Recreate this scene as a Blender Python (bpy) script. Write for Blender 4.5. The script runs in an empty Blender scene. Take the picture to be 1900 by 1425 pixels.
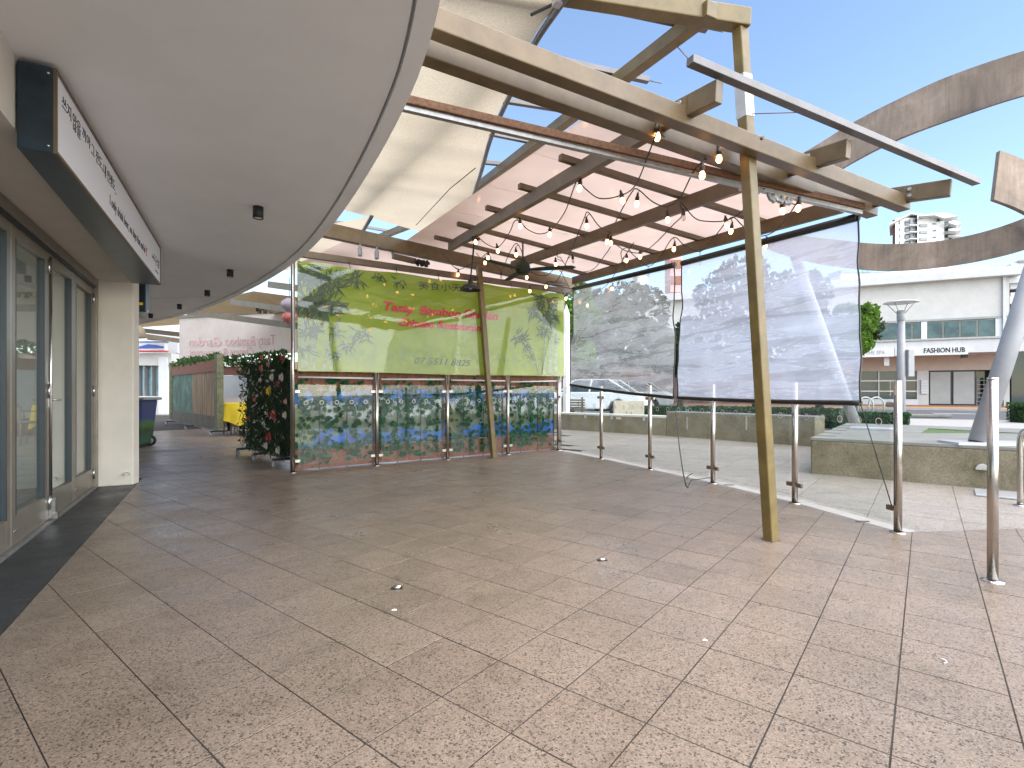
import bpy, bmesh, math, random
from mathutils import Vector, Matrix
R = math.radians
rnd = random.Random(7)
S = bpy.context.scene
C = S.collection

# ------------------------------------------------------------------ camera, sky, sun, exposure
F, CX, HZ, CH = 962.0, 950.0, 725.0, 1.032          # focal length (px of 1900), centre, horizon row, eye height
cam = bpy.data.cameras.new('camera'); co = bpy.data.objects.new('camera', cam); C.objects.link(co)
cam.sensor_width = 36; cam.lens = F / 1900 * 36; cam.shift_y = (HZ - 712.5) / 1900
cam.clip_start = .05; cam.clip_end = 3000
co.location = (0, 0, CH); co.rotation_euler = (R(90), 0, 0)
S.camera = co
W = bpy.data.worlds.new('World'); S.world = W; W.use_nodes = True
wn = W.node_tree; bg = wn.nodes['Background']
sky = wn.nodes.new('ShaderNodeTexSky'); sky.sky_type = 'NISHITA'; sky.sun_disc = False
SUN_EL, SUN_AZ = 46, 132                            # azimuth clockwise from +Y
sky.sun_elevation = R(SUN_EL); sky.sun_rotation = R(SUN_AZ); sky.air_density = 1.0; sky.dust_density = .2; sky.ozone_density = 2.6
wn.links.new(sky.outputs[0], bg.inputs[0]); bg.inputs[1].default_value = .076
sl = bpy.data.lights.new('sun', 'SUN'); sl.energy = 2.0; sl.angle = R(110)   # bright thin overcast: soft light from a wide patch of sky; sl.color = (1, .95, .88)
so = bpy.data.objects.new('sun', sl); C.objects.link(so)
sd = Vector((math.sin(R(SUN_AZ)) * math.cos(R(SUN_EL)), math.cos(R(SUN_AZ)) * math.cos(R(SUN_EL)), math.sin(R(SUN_EL))))
so.rotation_euler = (-sd).to_track_quat('-Z', 'Y').to_euler()
S.view_settings.view_transform = 'Standard'; S.view_settings.look = 'None'
S.view_settings.gamma = 1; S.view_settings.use_curve_mapping = False
S.view_settings.exposure = 2.2
S.view_settings.use_white_balance = True; S.view_settings.white_balance_temperature = 7000   # camera white balance set for shade
S.render.engine = 'CYCLES'
S.cycles.max_bounces = 8; S.cycles.transparent_max_bounces = 24; S.cycles.transmission_bounces = 8; S.cycles.diffuse_bounces = 5

# ------------------------------------------------------------------ measuring helpers
def at(u, v, Y): return Vector((Y * (u - CX) / F, Y, CH + Y * (HZ - v) / F))
def gp(u, v, z=0.): return at(u, v, (CH - z) * F / (v - HZ))
P0 = (2.601, -.0839, .0355)                          # underside plane of the pergola beams
def zp(x, y, off=0): return P0[0] + P0[1] * x + P0[2] * y + off
def pl(u, v, off=0):
    k = (u - CX) / F
    return at(u, v, (P0[0] + off - CH) / ((HZ - v) / F - P0[1] * k - P0[2]))
def onv(u, v, p, d):                                 # ray against the upright plane through p along d
    k = (u - CX) / F
    t = (p[0] - k * p[1]) / (k * d[1] - d[0])
    return at(u, v, p[1] + t * d[1])

# ------------------------------------------------------------------ mesh helpers
class MB:
    def __init__(s): s.v = []; s.f = []; s.sm = []
    def add(s, vs, fs, sm=False):
        n = len(s.v); s.v += [Vector(p) for p in vs]; s.f += [tuple(n + i for i in f) for f in fs]; s.sm += [sm] * len(fs); return s
    def box(s, c, sz, rz=0, M=None):
        hx, hy, hz = sz[0] / 2, sz[1] / 2, sz[2] / 2
        M = M or Matrix.Rotation(rz, 3, 'Z'); c = Vector(c)
        vs = [c + M @ Vector((x * hx, y * hy, z * hz)) for z in (-1, 1) for y in (-1, 1) for x in (-1, 1)]
        return s.add(vs, [(0, 2, 3, 1), (4, 5, 7, 6), (0, 1, 5, 4), (2, 6, 7, 3), (0, 4, 6, 2), (1, 3, 7, 5)])
    def beam(s, a, b, w, h, up=(0, 0, 1)):
        a = Vector(a); b = Vector(b); d = (b - a); L = d.length; d.normalize()
        x = d.cross(Vector(up)).normalized(); z = x.cross(d)
        return s.box((a + b) / 2, (w, L, h), M=Matrix((x, d, z)).transposed())
    def tube(s, pts, r, n=8, cap=True):
        pts = [Vector(p) for p in pts]; vs = []; rs = r if isinstance(r, (list, tuple)) else [r] * len(pts)
        ref = None
        for i, p in enumerate(pts):
            t = (pts[min(i + 1, len(pts) - 1)] - pts[max(i - 1, 0)]).normalized()
            if ref is None: ref = t.orthogonal().normalized()
            ref = (ref - t * ref.dot(t)).normalized(); bi = t.cross(ref)
            vs += [p + (ref * math.cos(2 * math.pi * k / n) + bi * math.sin(2 * math.pi * k / n)) * rs[i] for k in range(n)]
        fs = [(i * n + k, i * n + (k + 1) % n, (i + 1) * n + (k + 1) % n, (i + 1) * n + k) for i in range(len(pts) - 1) for k in range(n)]
        s.add(vs, fs, True)
        if cap:
            m = len(s.v) - len(vs)
            s.f += [tuple(m + k for k in reversed(range(n))), tuple(m + (len(pts) - 1) * n + k for k in range(n))]; s.sm += [False] * 2
        return s
    def lathe(s, c, prof, n=16):
        c = Vector(c); m = len(prof)
        vs = [c + Vector((r * math.cos(2 * math.pi * k / n), r * math.sin(2 * math.pi * k / n), z)) for k in range(n) for r, z in prof]
        fs = [(k * m + i, ((k + 1) % n) * m + i, ((k + 1) % n) * m + i + 1, k * m + i + 1) for k in range(n) for i in range(m - 1)]
        return s.add(vs, fs, True)
    def prism(s, poly, z0, z1):
        n = len(poly)
        vs = [(p[0], p[1], z0) for p in poly] + [(p[0], p[1], z1) for p in poly]
        return s.add(vs, [tuple(reversed(range(n))), tuple(range(n, 2 * n))] + [(i, (i + 1) % n, n + (i + 1) % n, n + i) for i in range(n)])
    def slab(s, pts, t, nrm):                        # any planar polygon given thickness t along nrm
        n = len(pts); nrm = Vector(nrm) * t
        vs = [Vector(p) for p in pts] + [Vector(p) + nrm for p in pts]
        return s.add(vs, [tuple(reversed(range(n))), tuple(range(n, 2 * n))] + [(i, (i + 1) % n, n + (i + 1) % n, n + i) for i in range(n)])
    def mesh(s, name, off=(0, 0, 0)):
        me = bpy.data.meshes.new(name); o = Vector(off)
        me.from_pydata([v - o for v in s.v], [], s.f)
        me.polygons.foreach_set('use_smooth', s.sm)
        bm = bmesh.new(); bm.from_mesh(me); bmesh.ops.recalc_face_normals(bm, faces=bm.faces); bm.to_mesh(me); bm.free()
        return me
def rootof(o):
    while o.parent: o = o.parent
    return o
def build(mb, name, mat, parent=None, bevel=0, org=None):
    off = Vector(rootof(parent).location) if parent else None
    if off is None:
        if org is not None: off = Vector(org)
        else:
            xs = [v.x for v in mb.v]; ys = [v.y for v in mb.v]; zs = [v.z for v in mb.v]
            off = Vector(((min(xs) + max(xs)) / 2, (min(ys) + max(ys)) / 2, min(zs)))
    me = mb.mesh(name, off); me.materials.append(M_[mat])
    o = bpy.data.objects.new(name, me); C.objects.link(o)
    if parent: o.parent = parent
    else: o.location = off
    if bevel:
        b = o.modifiers.new('bevel', 'BEVEL'); b.width = bevel; b.segments = 2; b.limit_method = 'ANGLE'; b.angle_limit = R(40)
    return o
def thing(name, label, cat, loc, group=None):
    o = bpy.data.objects.new(name, None); C.objects.link(o); o.location = loc; o.empty_display_size = .1
    return tag(o, label, cat, group)
def tag(o, label, cat, group=None):
    o['label'] = label; o['category'] = cat
    if group: o['group'] = group
    return o
def kind(o, k): o['kind'] = k; return o
def text(body, size, M, name, mat, parent, ext=.0012, shear=0, bold=0, align='LEFT', width=None, spacing=1.):
    cu = bpy.data.curves.new('lettering', 'FONT'); cu.body = body; cu.size = size; cu.extrude = ext; cu.shear = shear; cu.offset = bold
    cu.align_x = align; cu.space_character = spacing; cu.resolution_u = 3
    t = bpy.data.objects.new('lettering', cu); C.objects.link(t); bpy.context.view_layer.update()
    me = bpy.data.meshes.new_from_object(t.evaluated_get(bpy.context.evaluated_depsgraph_get()))
    bpy.data.objects.remove(t)
    if width:
        xs = [v.co.x for v in me.vertices]; k = width / (max(xs) - min(xs)); me.transform(Matrix.Diagonal((k, 1, 1, 1)) @ Matrix.Translation((-min(xs), 0, 0)))
    off = Vector(rootof(parent).location)
    me.transform(Matrix.Translation(-off) @ M); me.materials.clear(); me.materials.append(M_[mat])
    o = bpy.data.objects.new(name, me); C.objects.link(o); o.parent = parent; return o
def frame(o, xd, yd):                                # matrix whose x runs along xd and y along yd
    x = Vector(xd).normalized(); y = Vector(yd).normalized(); z = x.cross(y)
    m = Matrix((x, y, z)).transposed().to_4x4(); m.translation = Vector(o); return m
def copytree(o, parent=None):
    c = o.copy(); C.objects.link(c); c.parent = parent
    for ch in [k for k in bpy.data.objects if k.parent == o]: copytree(ch, c)
    return c

# ------------------------------------------------------------------ materials
M_ = {}
class N:
    def __init__(s, name):
        m = bpy.data.materials.new(name); m.use_nodes = True; s.m = m; s.t = m.node_tree; s.b = s.t.nodes['Principled BSDF']; M_[name] = m
        s.out = s.t.nodes['Material Output']; s.P = None
    def n(s, typ, **k):
        x = s.t.nodes.new(typ)
        for a, b in k.items():
            if a[0] == 'i' and a[1:].isdigit(): x.inputs[int(a[1:])].default_value = b
            else: setattr(x, a, b)
        return x
    def l(s, a, b): s.t.links.new(a, b)
    def pos(s):
        if s.P is None: s.P = s.n('ShaderNodeNewGeometry').outputs['Position']
        return s.P
    def obj(s): return s.n('ShaderNodeTexCoord').outputs['Object']
    def noise(s, sc, det=4, rough=.6, vec=None, dist=0):
        x = s.n('ShaderNodeTexNoise'); x.inputs['Scale'].default_value = sc; x.inputs['Detail'].default_value = det
        x.inputs['Roughness'].default_value = rough; x.inputs['Distortion'].default_value = dist; s.l(vec or s.pos(), x.inputs['Vector']); return x.outputs['Fac']
    def ramp(s, fac, stops, interp='LINEAR'):
        x = s.n('ShaderNodeValToRGB'); x.color_ramp.interpolation = interp; e = x.color_ramp.elements
        e[0].position = stops[0][0]; e[-1].position = min(1, stops[-1][0])
        for p, c in stops[1:-1]: e.new(p)
        for el, (p, c) in zip(e, stops): el.color = (*c, 1) if len(c) == 3 else c
        s.l(fac, x.inputs[0]); return x.outputs[0]
    def mix(s, fac, a, b, mode='MIX'):
        x = s.n('ShaderNodeMix', data_type='RGBA', blend_type=mode)
        for v, i in ((fac, 0), (a, 6), (b, 7)):
            if isinstance(v, (int, float)): x.inputs[i].default_value = v
            elif isinstance(v, tuple): x.inputs[i].default_value = (*v, 1)
            else: s.l(v, x.inputs[i])
        return x.outputs[2]
    def math(s, op, a, b=0.):
        x = s.n('ShaderNodeMath', operation=op)
        for v, i in ((a, 0), (b, 1)):
            if isinstance(v, (int, float)): x.inputs[i].default_value = v
            else: s.l(v, x.inputs[i])
        return x.outputs[0]
    def bump(s, h, strength=.3, dist=.002):
        x = s.n('ShaderNodeBump'); x.inputs['Strength'].default_value = strength; x.inputs['Distance'].default_value = dist
        s.l(h, x.inputs['Height']); s.l(x.outputs[0], s.b.inputs['Normal']); return x.outputs[0]
    def col(s, c):
        if isinstance(c, tuple): s.b.inputs['Base Color'].default_value = (*c, 1)
        else: s.l(c, s.b.inputs['Base Color'])
    def set(s, **k):
        for a, v in k.items():
            i = s.b.inputs[{'rough': 'Roughness', 'metal': 'Metallic', 'spec': 'Specular IOR Level', 'alpha': 'Alpha', 'trans': 'Transmission Weight', 'ior': 'IOR', 'coat': 'Coat Weight', 'es': 'Emission Strength'}[a]]
            if isinstance(v, (int, float)): i.default_value = v
            else: s.l(v, i)
        return s
def fres(m, f0, nrm=None, p=5.):
    lw = m.n('ShaderNodeLayerWeight'); lw.inputs[0].default_value = .5
    if nrm: m.l(nrm, lw.inputs['Normal'])
    f = m.math('POWER', lw.outputs['Facing'], p); return m.math('ADD', f0, m.math('MULTIPLY', f, 1 - f0))
def paint(name, c, rough=.5, var=.12, sc=3., bump=.0, metal=0., fine=120., spec=.5):
    m = N(name); dark = tuple(x * (1 - var * 1.6) for x in c); lite = tuple(min(1, x * (1 + var)) for x in c)
    m.col(m.ramp(m.noise(sc, 6, .65), [(.3, dark), (.7, lite)])); m.set(rough=rough, metal=metal, spec=spec)
    if bump: m.bump(m.noise(fine, 3), bump, .002)
    return m
paint('white_render', (.86, .87, .88), .85, .035, 1.2, .25, fine=160)
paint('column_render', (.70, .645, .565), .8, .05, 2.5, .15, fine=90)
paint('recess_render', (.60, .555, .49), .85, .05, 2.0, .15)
paint('bronze_aluminium', (.24, .21, .17), .38, .1, 6, .04, .35)
paint('dark_gasket', (.012, .022, .03), .4, .1, 5)
paint('black_paint', (.018, .02, .024), .45, .15, 9)
paint('navy_metal', (.012, .028, .042), .35, .35, 7, .05)
paint('sign_white', (.80, .81, .88), .35, .01, 1)
paint('ink_black', (.012, .012, .014), .5, 0)
paint('tan_steel', (.135, .09, .044), .42, .18, 7, .05, fine=60)
paint('olive_tan_steel', (.15, .104, .034), .4, .2, 7, .05, fine=60)
paint('brown_steel', (.135, .095, .06), .5, .14, 6, .05)
paint('grey_steel', (.15, .14, .14), .45, .1, 6, .03, .4)
paint('galvanised', (.36, .35, .335), .4, .18, 18, .04, .6)
paint('pole_grey', (.29, .29, .30), .45, .08, 5, .05)
paint('white_paint', (.58, .58, .58), .55, .05, 2)
paint('offwhite_paint', (.50, .48, .45), .7, .06, 1.5, .1)
paint('pale_grey', (.52, .52, .52), .6, .06, 2)
paint('mid_grey', (.27, .28, .28), .6, .08, 2)
paint('soffit_tan', (.46, .37, .31), .8, .06, 2)
paint('roller_grey', (.33, .33, .31), .6, .05, 2)
paint('black_rubber', (.016, .015, .014), .6, .2, 20, .1)
paint('black_vinyl', (.014, .013, .013), .38, .3, 14, .2, fine=40)
paint('brick_brown', (.27, .12, .085), .8, .25, 6, .3)
paint('brush_brown', (.26, .105, .065), .8, .3, 25, .4, fine=180)
paint('timber_dark', (.13, .10, .08), .75, .35, 18, .3)
paint('timber_green', (.16, .16, .09), .75, .3, 12, .3)
paint('yellow_cloth', (.78, .58, .035), .75, .08, 8, .1)
paint('chair_plastic', (.26, .215, .19), .5, .1, 5)
paint('lantern_mauve', (.38, .31, .36), .6, .15, 8)
paint('lantern_red', (.55, .16, .14), .6, .35, 9)
paint('red_print', (.55, .03, .04), .6, .1, 5)
paint('pink_print', (.62, .36, .34), .8, .1, 5)
paint('grey_print', (.30, .31, .30), .7, .1, 5)
paint('blue_print', (.045, .09, .33), .5, .1, 3)
paint('scarlet', (.5, .035, .05), .5, .1, 3)
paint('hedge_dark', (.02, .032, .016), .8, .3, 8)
paint('bark', (.10, .08, .06), .9, .3, 12, .5)
paint('orange_petal', (.72, .20, .07), .6, .2, 40)
paint('yellow_petal', (.82, .60, .04), .6, .12, 40)
paint('red_petal', (.45, .045, .04), .6, .25, 40)
paint('pink_petal', (.62, .33, .34), .6, .2, 40)
paint('white_petal', (.62, .58, .52), .6, .2, 40)
paint('brown_shop', (.20, .13, .11), .8, .3, 1.5, .1)
paint('car_white', (.74, .75, .77), .25, .03, 2)
paint('cabinet_beige', (.45, .40, .31), .6, .08, 3)
paint('bulb_socket', (.03, .017, .012), .45, .1, 20)
paint('interior_green', (.50, .53, .46), .8, .06, 1.2)
paint('interior_white', (.75, .75, .72), .8, .03, 1.2)
paint('interior_floor', (.33, .29, .25), .35, .15, 3)
paint('paper_white', (.8, .8, .8), .7, .02, 9)
paint('kerb_concrete', (.33, .315, .29), .85, .1, 3, .2)
paint('grout', (.045, .034, .027), .9, .3, 6, .2)
m = paint('stainless', (.47, .43, .385), .27, .06, 10, .02, 1.0)
m = paint('chrome', (.62, .62, .62), .18, .04, 10, .0, 1.0)
m = paint('steel_plate', (.48, .48, .49), .45, .12, 4, .05, .5)

def tile_mat(name, base, lo, hi, rough=.42, speck=.72):
    m = N(name); p = m.pos()
    oi = m.n('ShaderNodeObjectInfo').outputs['Random']
    ag = m.n('ShaderNodeTexVoronoi'); ag.inputs['Scale'].default_value = 190; m.l(p, ag.inputs['Vector'])
    sep = m.n('ShaderNodeSeparateColor'); m.l(ag.outputs['Color'], sep.inputs[0])
    c = m.ramp(sep.outputs[0], [(0, tuple(x * .30 for x in base)), (.11, tuple(x * .36 for x in base)), (.15, tuple(x * .86 for x in base)), (.5, base), (.85, tuple(min(1, x * 1.22) for x in base)), (1, (base[0] * 1.45, base[1] * 1.4, base[2] * 1.32))])
    sp = m.ramp(m.noise(330, 2, .5), [(.31, (.22, .21, .20)), (.42, (1, 1, 1))])
    c = m.mix(speck, c, sp, 'MULTIPLY')
    st = m.ramp(m.noise(.85, 5, .65), [(.28, lo), (.52, (1, 1, 1)), (.8, hi)])
    c = m.mix(.85, c, st, 'MULTIPLY')
    st2 = m.ramp(m.noise(4.5, 6, .75), [(.30, (.66, .65, .62)), (.48, (.96, .96, .95)), (.6, (1, 1, 1)), (.76, (1.1, 1.1, 1.1))])
    c = m.mix(.7, c, st2, 'MULTIPLY')
    v = m.ramp(oi, [(0, (.92, .915, .91)), (.5, (1, .99, .985)), (1, (1.06, 1.055, 1.05))]); c = m.mix(1, c, v, 'MULTIPLY')
    m.col(c)
    m.set(rough=m.ramp(m.noise(2.2, 5, .7), [(.3, (rough - .13,) * 3), (.7, (rough + .13,) * 3)]), spec=.5)
    h = m.math('ADD', m.math('MULTIPLY', ag.outputs['Distance'], 1.), m.noise(320, 2))
    m.bump(h, .16, .0015); return m
tile_mat('terrazzo', (.238, .183, .142), (.74, .745, .70), (1.08, 1.03, 1.0), .36)
tile_mat('plaza_stone', (.29, .255, .222), (.85, .84, .82), (1.06, 1.05, 1.04), .5, .35)
tile_mat('granite_dark', (.040, .044, .048), (.7, .75, .8), (1.1, 1.1, 1.1), .45, .4)
tile_mat('grey_band', (.17, .16, .155), (.85, .85, .85), (1.05, 1.05, 1.05), .5, .4)

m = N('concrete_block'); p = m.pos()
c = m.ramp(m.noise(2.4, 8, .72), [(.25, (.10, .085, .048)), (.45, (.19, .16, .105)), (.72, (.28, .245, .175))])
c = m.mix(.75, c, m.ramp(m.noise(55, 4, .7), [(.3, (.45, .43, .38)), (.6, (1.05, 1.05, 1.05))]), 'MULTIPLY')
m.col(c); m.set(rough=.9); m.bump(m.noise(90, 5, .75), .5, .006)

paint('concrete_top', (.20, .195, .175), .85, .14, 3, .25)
m = N('rusty_plate')
c = m.ramp(m.noise(1.7, 8, .7, dist=.6), [(.25, (.10, .082, .07)), (.45, (.22, .165, .125)), (.6, (.28, .21, .16)), (.78, (.36, .325, .295))])
sc = m.n('ShaderNodeMapping'); sc.inputs['Scale'].default_value = (9, 9, .8); m.l(m.pos(), sc.inputs[0])
c = m.mix(.55, c, m.ramp(m.noise(1.5, 5, .7, vec=sc.outputs[0]), [(.3, (.55, .52, .5)), (.6, (1.1, 1.08, 1.05))]), 'MULTIPLY')
c = m.mix(m.ramp(m.noise(6, 6, .75), [(.66, (0, 0, 0)), (.76, (1, 1, 1))]), c, (.30, .10, .045))
m.col(c); m.set(rough=.6, metal=.15); m.bump(m.noise(40, 4), .2, .004)
m = N('rust_rail')
m.col(m.ramp(m.noise(45, 6, .8), [(.28, (.05, .022, .012)), (.5, (.15, .072, .036)), (.75, (.23, .13, .075))])); m.set(rough=.85); m.bump(m.noise(120, 4), .5, .003)

m = N('clear_glass'); t = m.t                       # thin pane: mostly see-through, Fresnel mirror
tr = m.n('ShaderNodeBsdfTransparent'); tr.inputs[0].default_value = (.94, .965, .955, 1)
gl = m.n('ShaderNodeBsdfGlossy'); gl.inputs['Roughness'].default_value = .01
mx = m.n('ShaderNodeMixShader'); m.l(fres(m, .035), mx.inputs[0]); m.l(tr.outputs[0], mx.inputs[1]); m.l(gl.outputs[0], mx.inputs[2]); m.l(mx.outputs[0], m.out.inputs[0])
m = N('door_glass')
tr = m.n('ShaderNodeBsdfTransparent'); tr.inputs[0].default_value = (.86, .90, .88, 1)
gl = m.n('ShaderNodeBsdfGlossy'); gl.inputs['Roughness'].default_value = .008
mx = m.n('ShaderNodeMixShader'); m.l(fres(m, .15), mx.inputs[0]); m.l(tr.outputs[0], mx.inputs[1]); m.l(gl.outputs[0], mx.inputs[2]); m.l(mx.outputs[0], m.out.inputs[0])

def film(name, haze_c, h0, h1, sc, bump, gloss_r=.08, tint=(.97, .98, 1), ior=.04, crease=.7):
    m = N(name); tr = m.n('ShaderNodeBsdfTransparent'); tr.inputs[0].default_value = (*tint, 1)
    df = m.n('ShaderNodeBsdfDiffuse'); df.inputs[0].default_value = (*haze_c, 1)
    tl = m.n('ShaderNodeBsdfTranslucent'); tl.inputs[0].default_value = (*haze_c, 1)
    ad = m.n('ShaderNodeMixShader'); ad.inputs[0].default_value = .6; m.l(df.outputs[0], ad.inputs[1]); m.l(tl.outputs[0], ad.inputs[2])
    mp = m.n('ShaderNodeMapping'); mp.inputs['Scale'].default_value = sc; m.l(m.pos(), mp.inputs[0])
    wv = m.noise(1., 6, .68, vec=mp.outputs[0], dist=.6)
    big = m.noise(1.3, 3, .6)
    hz = m.ramp(m.math('ADD', m.math('MULTIPLY', wv, .62), m.math('MULTIPLY', big, .38)), [(.36, (h0,) * 3), (.66, (h1,) * 3)])
    rid = m.math('ABSOLUTE', m.math('SUBTRACT', wv, .5)); cr = m.ramp(rid, [(0, (.34,) * 3), (.016, (0, 0, 0))])
    hz2 = m.math('ADD', hz, m.math('MULTIPLY', cr, crease))
    m1 = m.n('ShaderNodeMixShader'); m.l(hz2, m1.inputs[0]); m.l(tr.outputs[0], m1.inputs[1]); m.l(ad.outputs[0], m1.inputs[2])
    gl = m.n('ShaderNodeBsdfGlossy'); gl.inputs['Roughness'].default_value = gloss_r
    bp = m.n('ShaderNodeBump'); bp.inputs['Strength'].default_value = bump; bp.inputs['Distance'].default_value = .02; m.l(wv, bp.inputs['Height'])
    m.l(bp.outputs[0], gl.inputs['Normal'])
    m2 = m.n('ShaderNodeMixShader'); m.l(fres(m, ior, bp.outputs[0]), m2.inputs[0]); m.l(m1.outputs[0], m2.inputs[1]); m.l(gl.outputs[0], m2.inputs[2]); m.l(m2.outputs[0], m.out.inputs[0])
film('pvc_film', (.80, .82, .88), .17, .58, (1.2, 1.2, 9), .45)
film('pvc_film_blue', (.72, .78, .95), .38, .74, (1.0, 1.0, 11), .4)
film('clear_cover', (.8, .8, .8), .0, .03, (3, 3, .6), .03, .015, ior=.05, crease=.05)

def cloth(name, c, trl, var=.06, sc=40, alpha=1., spec=.2, rough=.8):
    m = N(name); k = m.ramp(m.noise(sc, 4, .7), [(.3, tuple(x * (1 - var * 2) for x in c)), (.7, c)])
    k = m.mix(.6, k, m.ramp(m.noise(1.4, 4), [(.3, (.86, .85, .83)), (.65, (1, 1, 1))]), 'MULTIPLY')
    m.col(k); m.set(rough=rough, spec=spec)
    tl = m.n('ShaderNodeBsdfTranslucent'); m.l(k, tl.inputs[0])
    mx = m.n('ShaderNodeMixShader'); mx.inputs[0].default_value = trl; m.l(m.b.outputs[0], mx.inputs[1]); m.l(tl.outputs[0], mx.inputs[2])
    last = mx.outputs[0]
    if alpha < 1:
        tr = m.n('ShaderNodeBsdfTransparent'); m3 = m.n('ShaderNodeMixShader'); m3.inputs[0].default_value = alpha
        m.l(tr.outputs[0], m3.inputs[1]); m.l(last, m3.inputs[2]); last = m3.outputs[0]
    m.l(last, m.out.inputs[0]); return m
cloth('sail_fabric', (.57, .485, .365), .62, .12, 60)
cloth('roof_sheet', (.76, .645, .59), .74, .02, 5, .93, .5, .12)
cloth('banner_back', (.80, .72, .66), .55, .03, 6)
cloth('leaf_green', (.055, .13, .035), .25, .2, 9)
cloth('leaf_dark', (.045, .115, .04), .25, .25, 9)
cloth('leaf_ivy', (.014, .105, .04), .15, .2, 14)
cloth('leaf_tree', (.050, .085, .028), .3, .3, 1.2)
cloth('leaf_bright', (.12, .24, .03), .4, .25, 2)
cloth('foliage_mix', (.055, .085, .05), .1, .4, 25)

m = N('banner_green'); p = m.pos()
c = m.ramp(m.noise(1.5, 5, .6), [(.25, (.24, .31, .022)), (.55, (.31, .39, .035)), (.8, (.39, .46, .07))])
sx = m.n('ShaderNodeSeparateXYZ'); m.l(p, sx.inputs[0])
band = m.math('MULTIPLY', m.ramp(m.math('ABSOLUTE', m.math('SUBTRACT', sx.outputs[2], 1.52)), [(.0, (1, 1, 1)), (.28, (0, 0, 0))]), m.ramp(m.noise(11, 6, .75), [(.46, (0, 0, 0)), (.54, (1, 1, 1))]))
c = m.mix(m.math('MULTIPLY', band, .6), c, (.15, .25, .055))
m.col(c); m.set(rough=.5, spec=.4)
tl = m.n('ShaderNodeBsdfTranslucent'); m.l(c, tl.inputs[0]); mx = m.n('ShaderNodeMixShader'); mx.inputs[0].default_value = .4
m.l(m.b.outputs[0], mx.inputs[1]); m.l(tl.outputs[0], mx.inputs[2]); m.l(mx.outputs[0], m.out.inputs[0])
paint('print_ink', (.045, .065, .03), .6, .1, 10)
paint('print_bamboo', (.045, .085, .028), .6, .25, 10)
paint('print_stalk', (.20, .27, .14), .6, .3, 14)

m = N('scenic_print'); p = m.pos()                   # lake-and-garden picture on the screen panels
sx = m.n('ShaderNodeSeparateXYZ'); m.l(p, sx.inputs[0])
zz = m.math('ADD', sx.outputs[2], m.math('MULTIPLY', m.math('SUBTRACT', m.noise(3.6, 9, .78), .5), .95))
c = m.ramp(zz, [(.20, (.07, .21, .07)), (.30, (.02, .10, .40)), (.46, (.012, .15, .58)), (.50, (.12, .19, .13)), (.62, (.17, .17, .12)), (.68, (.24, .26, .22)), (.74, (.55, .57, .57)), (.86, (.60, .62, .62)), (.89, (.01, .14, .50)), (1.0, (.015, .17, .55))])
c = m.mix(m.ramp(m.noise(5.5, 7, .75), [(.54, (0, 0, 0)), (.60, (1, 1, 1))]), c, m.ramp(m.noise(26, 5, .8), [(.32, (.02, .05, .02)), (.5, (.09, .12, .06)), (.66, (.30, .28, .20)), (.8, (.5, .46, .38))]))
c = m.mix(m.ramp(m.noise(9, 4, .6), [(.64, (0, 0, 0)), (.67, (.8, .8, .8))]), c, (.04, .13, .05))
m.col(c); m.set(rough=.5)
paint('printed_sage', (.24, .29, .15), .6, .25, 12)

m = N('wood_painting'); p = m.pos()
sx = m.n('ShaderNodeSeparateXYZ'); m.l(p, sx.inputs[0])
mp = m.n('ShaderNodeMapping'); mp.inputs['Scale'].default_value = (14, 14, 1.2); m.l(p, mp.inputs[0])
g = m.noise(1., 6, .7, vec=mp.outputs[0])
c1 = m.ramp(g, [(.3, (.05, .03, .015)), (.5, (.24, .14, .07)), (.7, (.46, .28, .13))])
c2 = m.ramp(m.noise(2.2, 5, .7), [(.3, (.008, .03, .022)), (.5, (.02, .12, .095)), (.65, (.10, .26, .20))])
fx = m.ramp(m.math('ADD', m.math('MULTIPLY', sx.outputs[0], .25), 2.6), [(.46, (1, 1, 1)), (.52, (0, 0, 0))])
m.col(m.mix(fx, c1, m.mix(.8, c1, c2))); m.set(rough=.7); m.bump(g, .3, .004)

m = N('bin_wrap'); p = m.pos(); sx = m.n('ShaderNodeSeparateXYZ'); m.l(p, sx.inputs[0])
c = m.ramp(m.math('ADD', sx.outputs[2], m.math('MULTIPLY', m.math('SUBTRACT', m.noise(5, 5, .7), .5), .3)), [(.12, (.02, .09, .05)), (.28, (.01, .03, .012)), (.42, (.035, .13, .012)), (.52, (.012, .035, .15)), (.9, (.012, .03, .14))])
m.col(c); m.set(rough=.4)

m = N('bulb_lit'); m.col((1, .62, .3)); m.set(rough=.2); m.b.inputs['Emission Color'].default_value = (1, .47, .17, 1); m.set(es=3.5)
m = N('bulb_off'); m.col((.75, .68, .6)); m.set(rough=.1, alpha=.55)
m = N('lamp_lens'); m.col((.85, .85, .82)); m.set(rough=.3)
m = N('asphalt'); m.col(m.ramp(m.noise(60, 5, .7), [(.3, (.045, .045, .05)), (.7, (.095, .095, .105))])); m.set(rough=.85); m.bump(m.noise(150, 3), .4, .004)
m = N('red_paving')
bk = m.n('ShaderNodeTexBrick'); bk.inputs['Scale'].default_value = 4; bk.inputs['Color1'].default_value = (.30, .135, .085, 1); bk.inputs['Color2'].default_value = (.24, .105, .07, 1); bk.inputs['Mortar'].default_value = (.14, .08, .06, 1); bk.inputs['Mortar Size'].default_value = .012
m.l(m.pos(), bk.inputs['Vector']); m.col(m.mix(.6, bk.outputs[0], m.ramp(m.noise(2, 5), [(.3, (.7, .7, .7)), (.7, (1.1, 1.1, 1.1))]), 'MULTIPLY')); m.set(rough=.7)
m = N('ground_paving'); m.col(m.ramp(m.noise(1.2, 6, .7), [(.3, (.23, .21, .19)), (.7, (.31, .285, .26))])); m.set(rough=.55)
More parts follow.
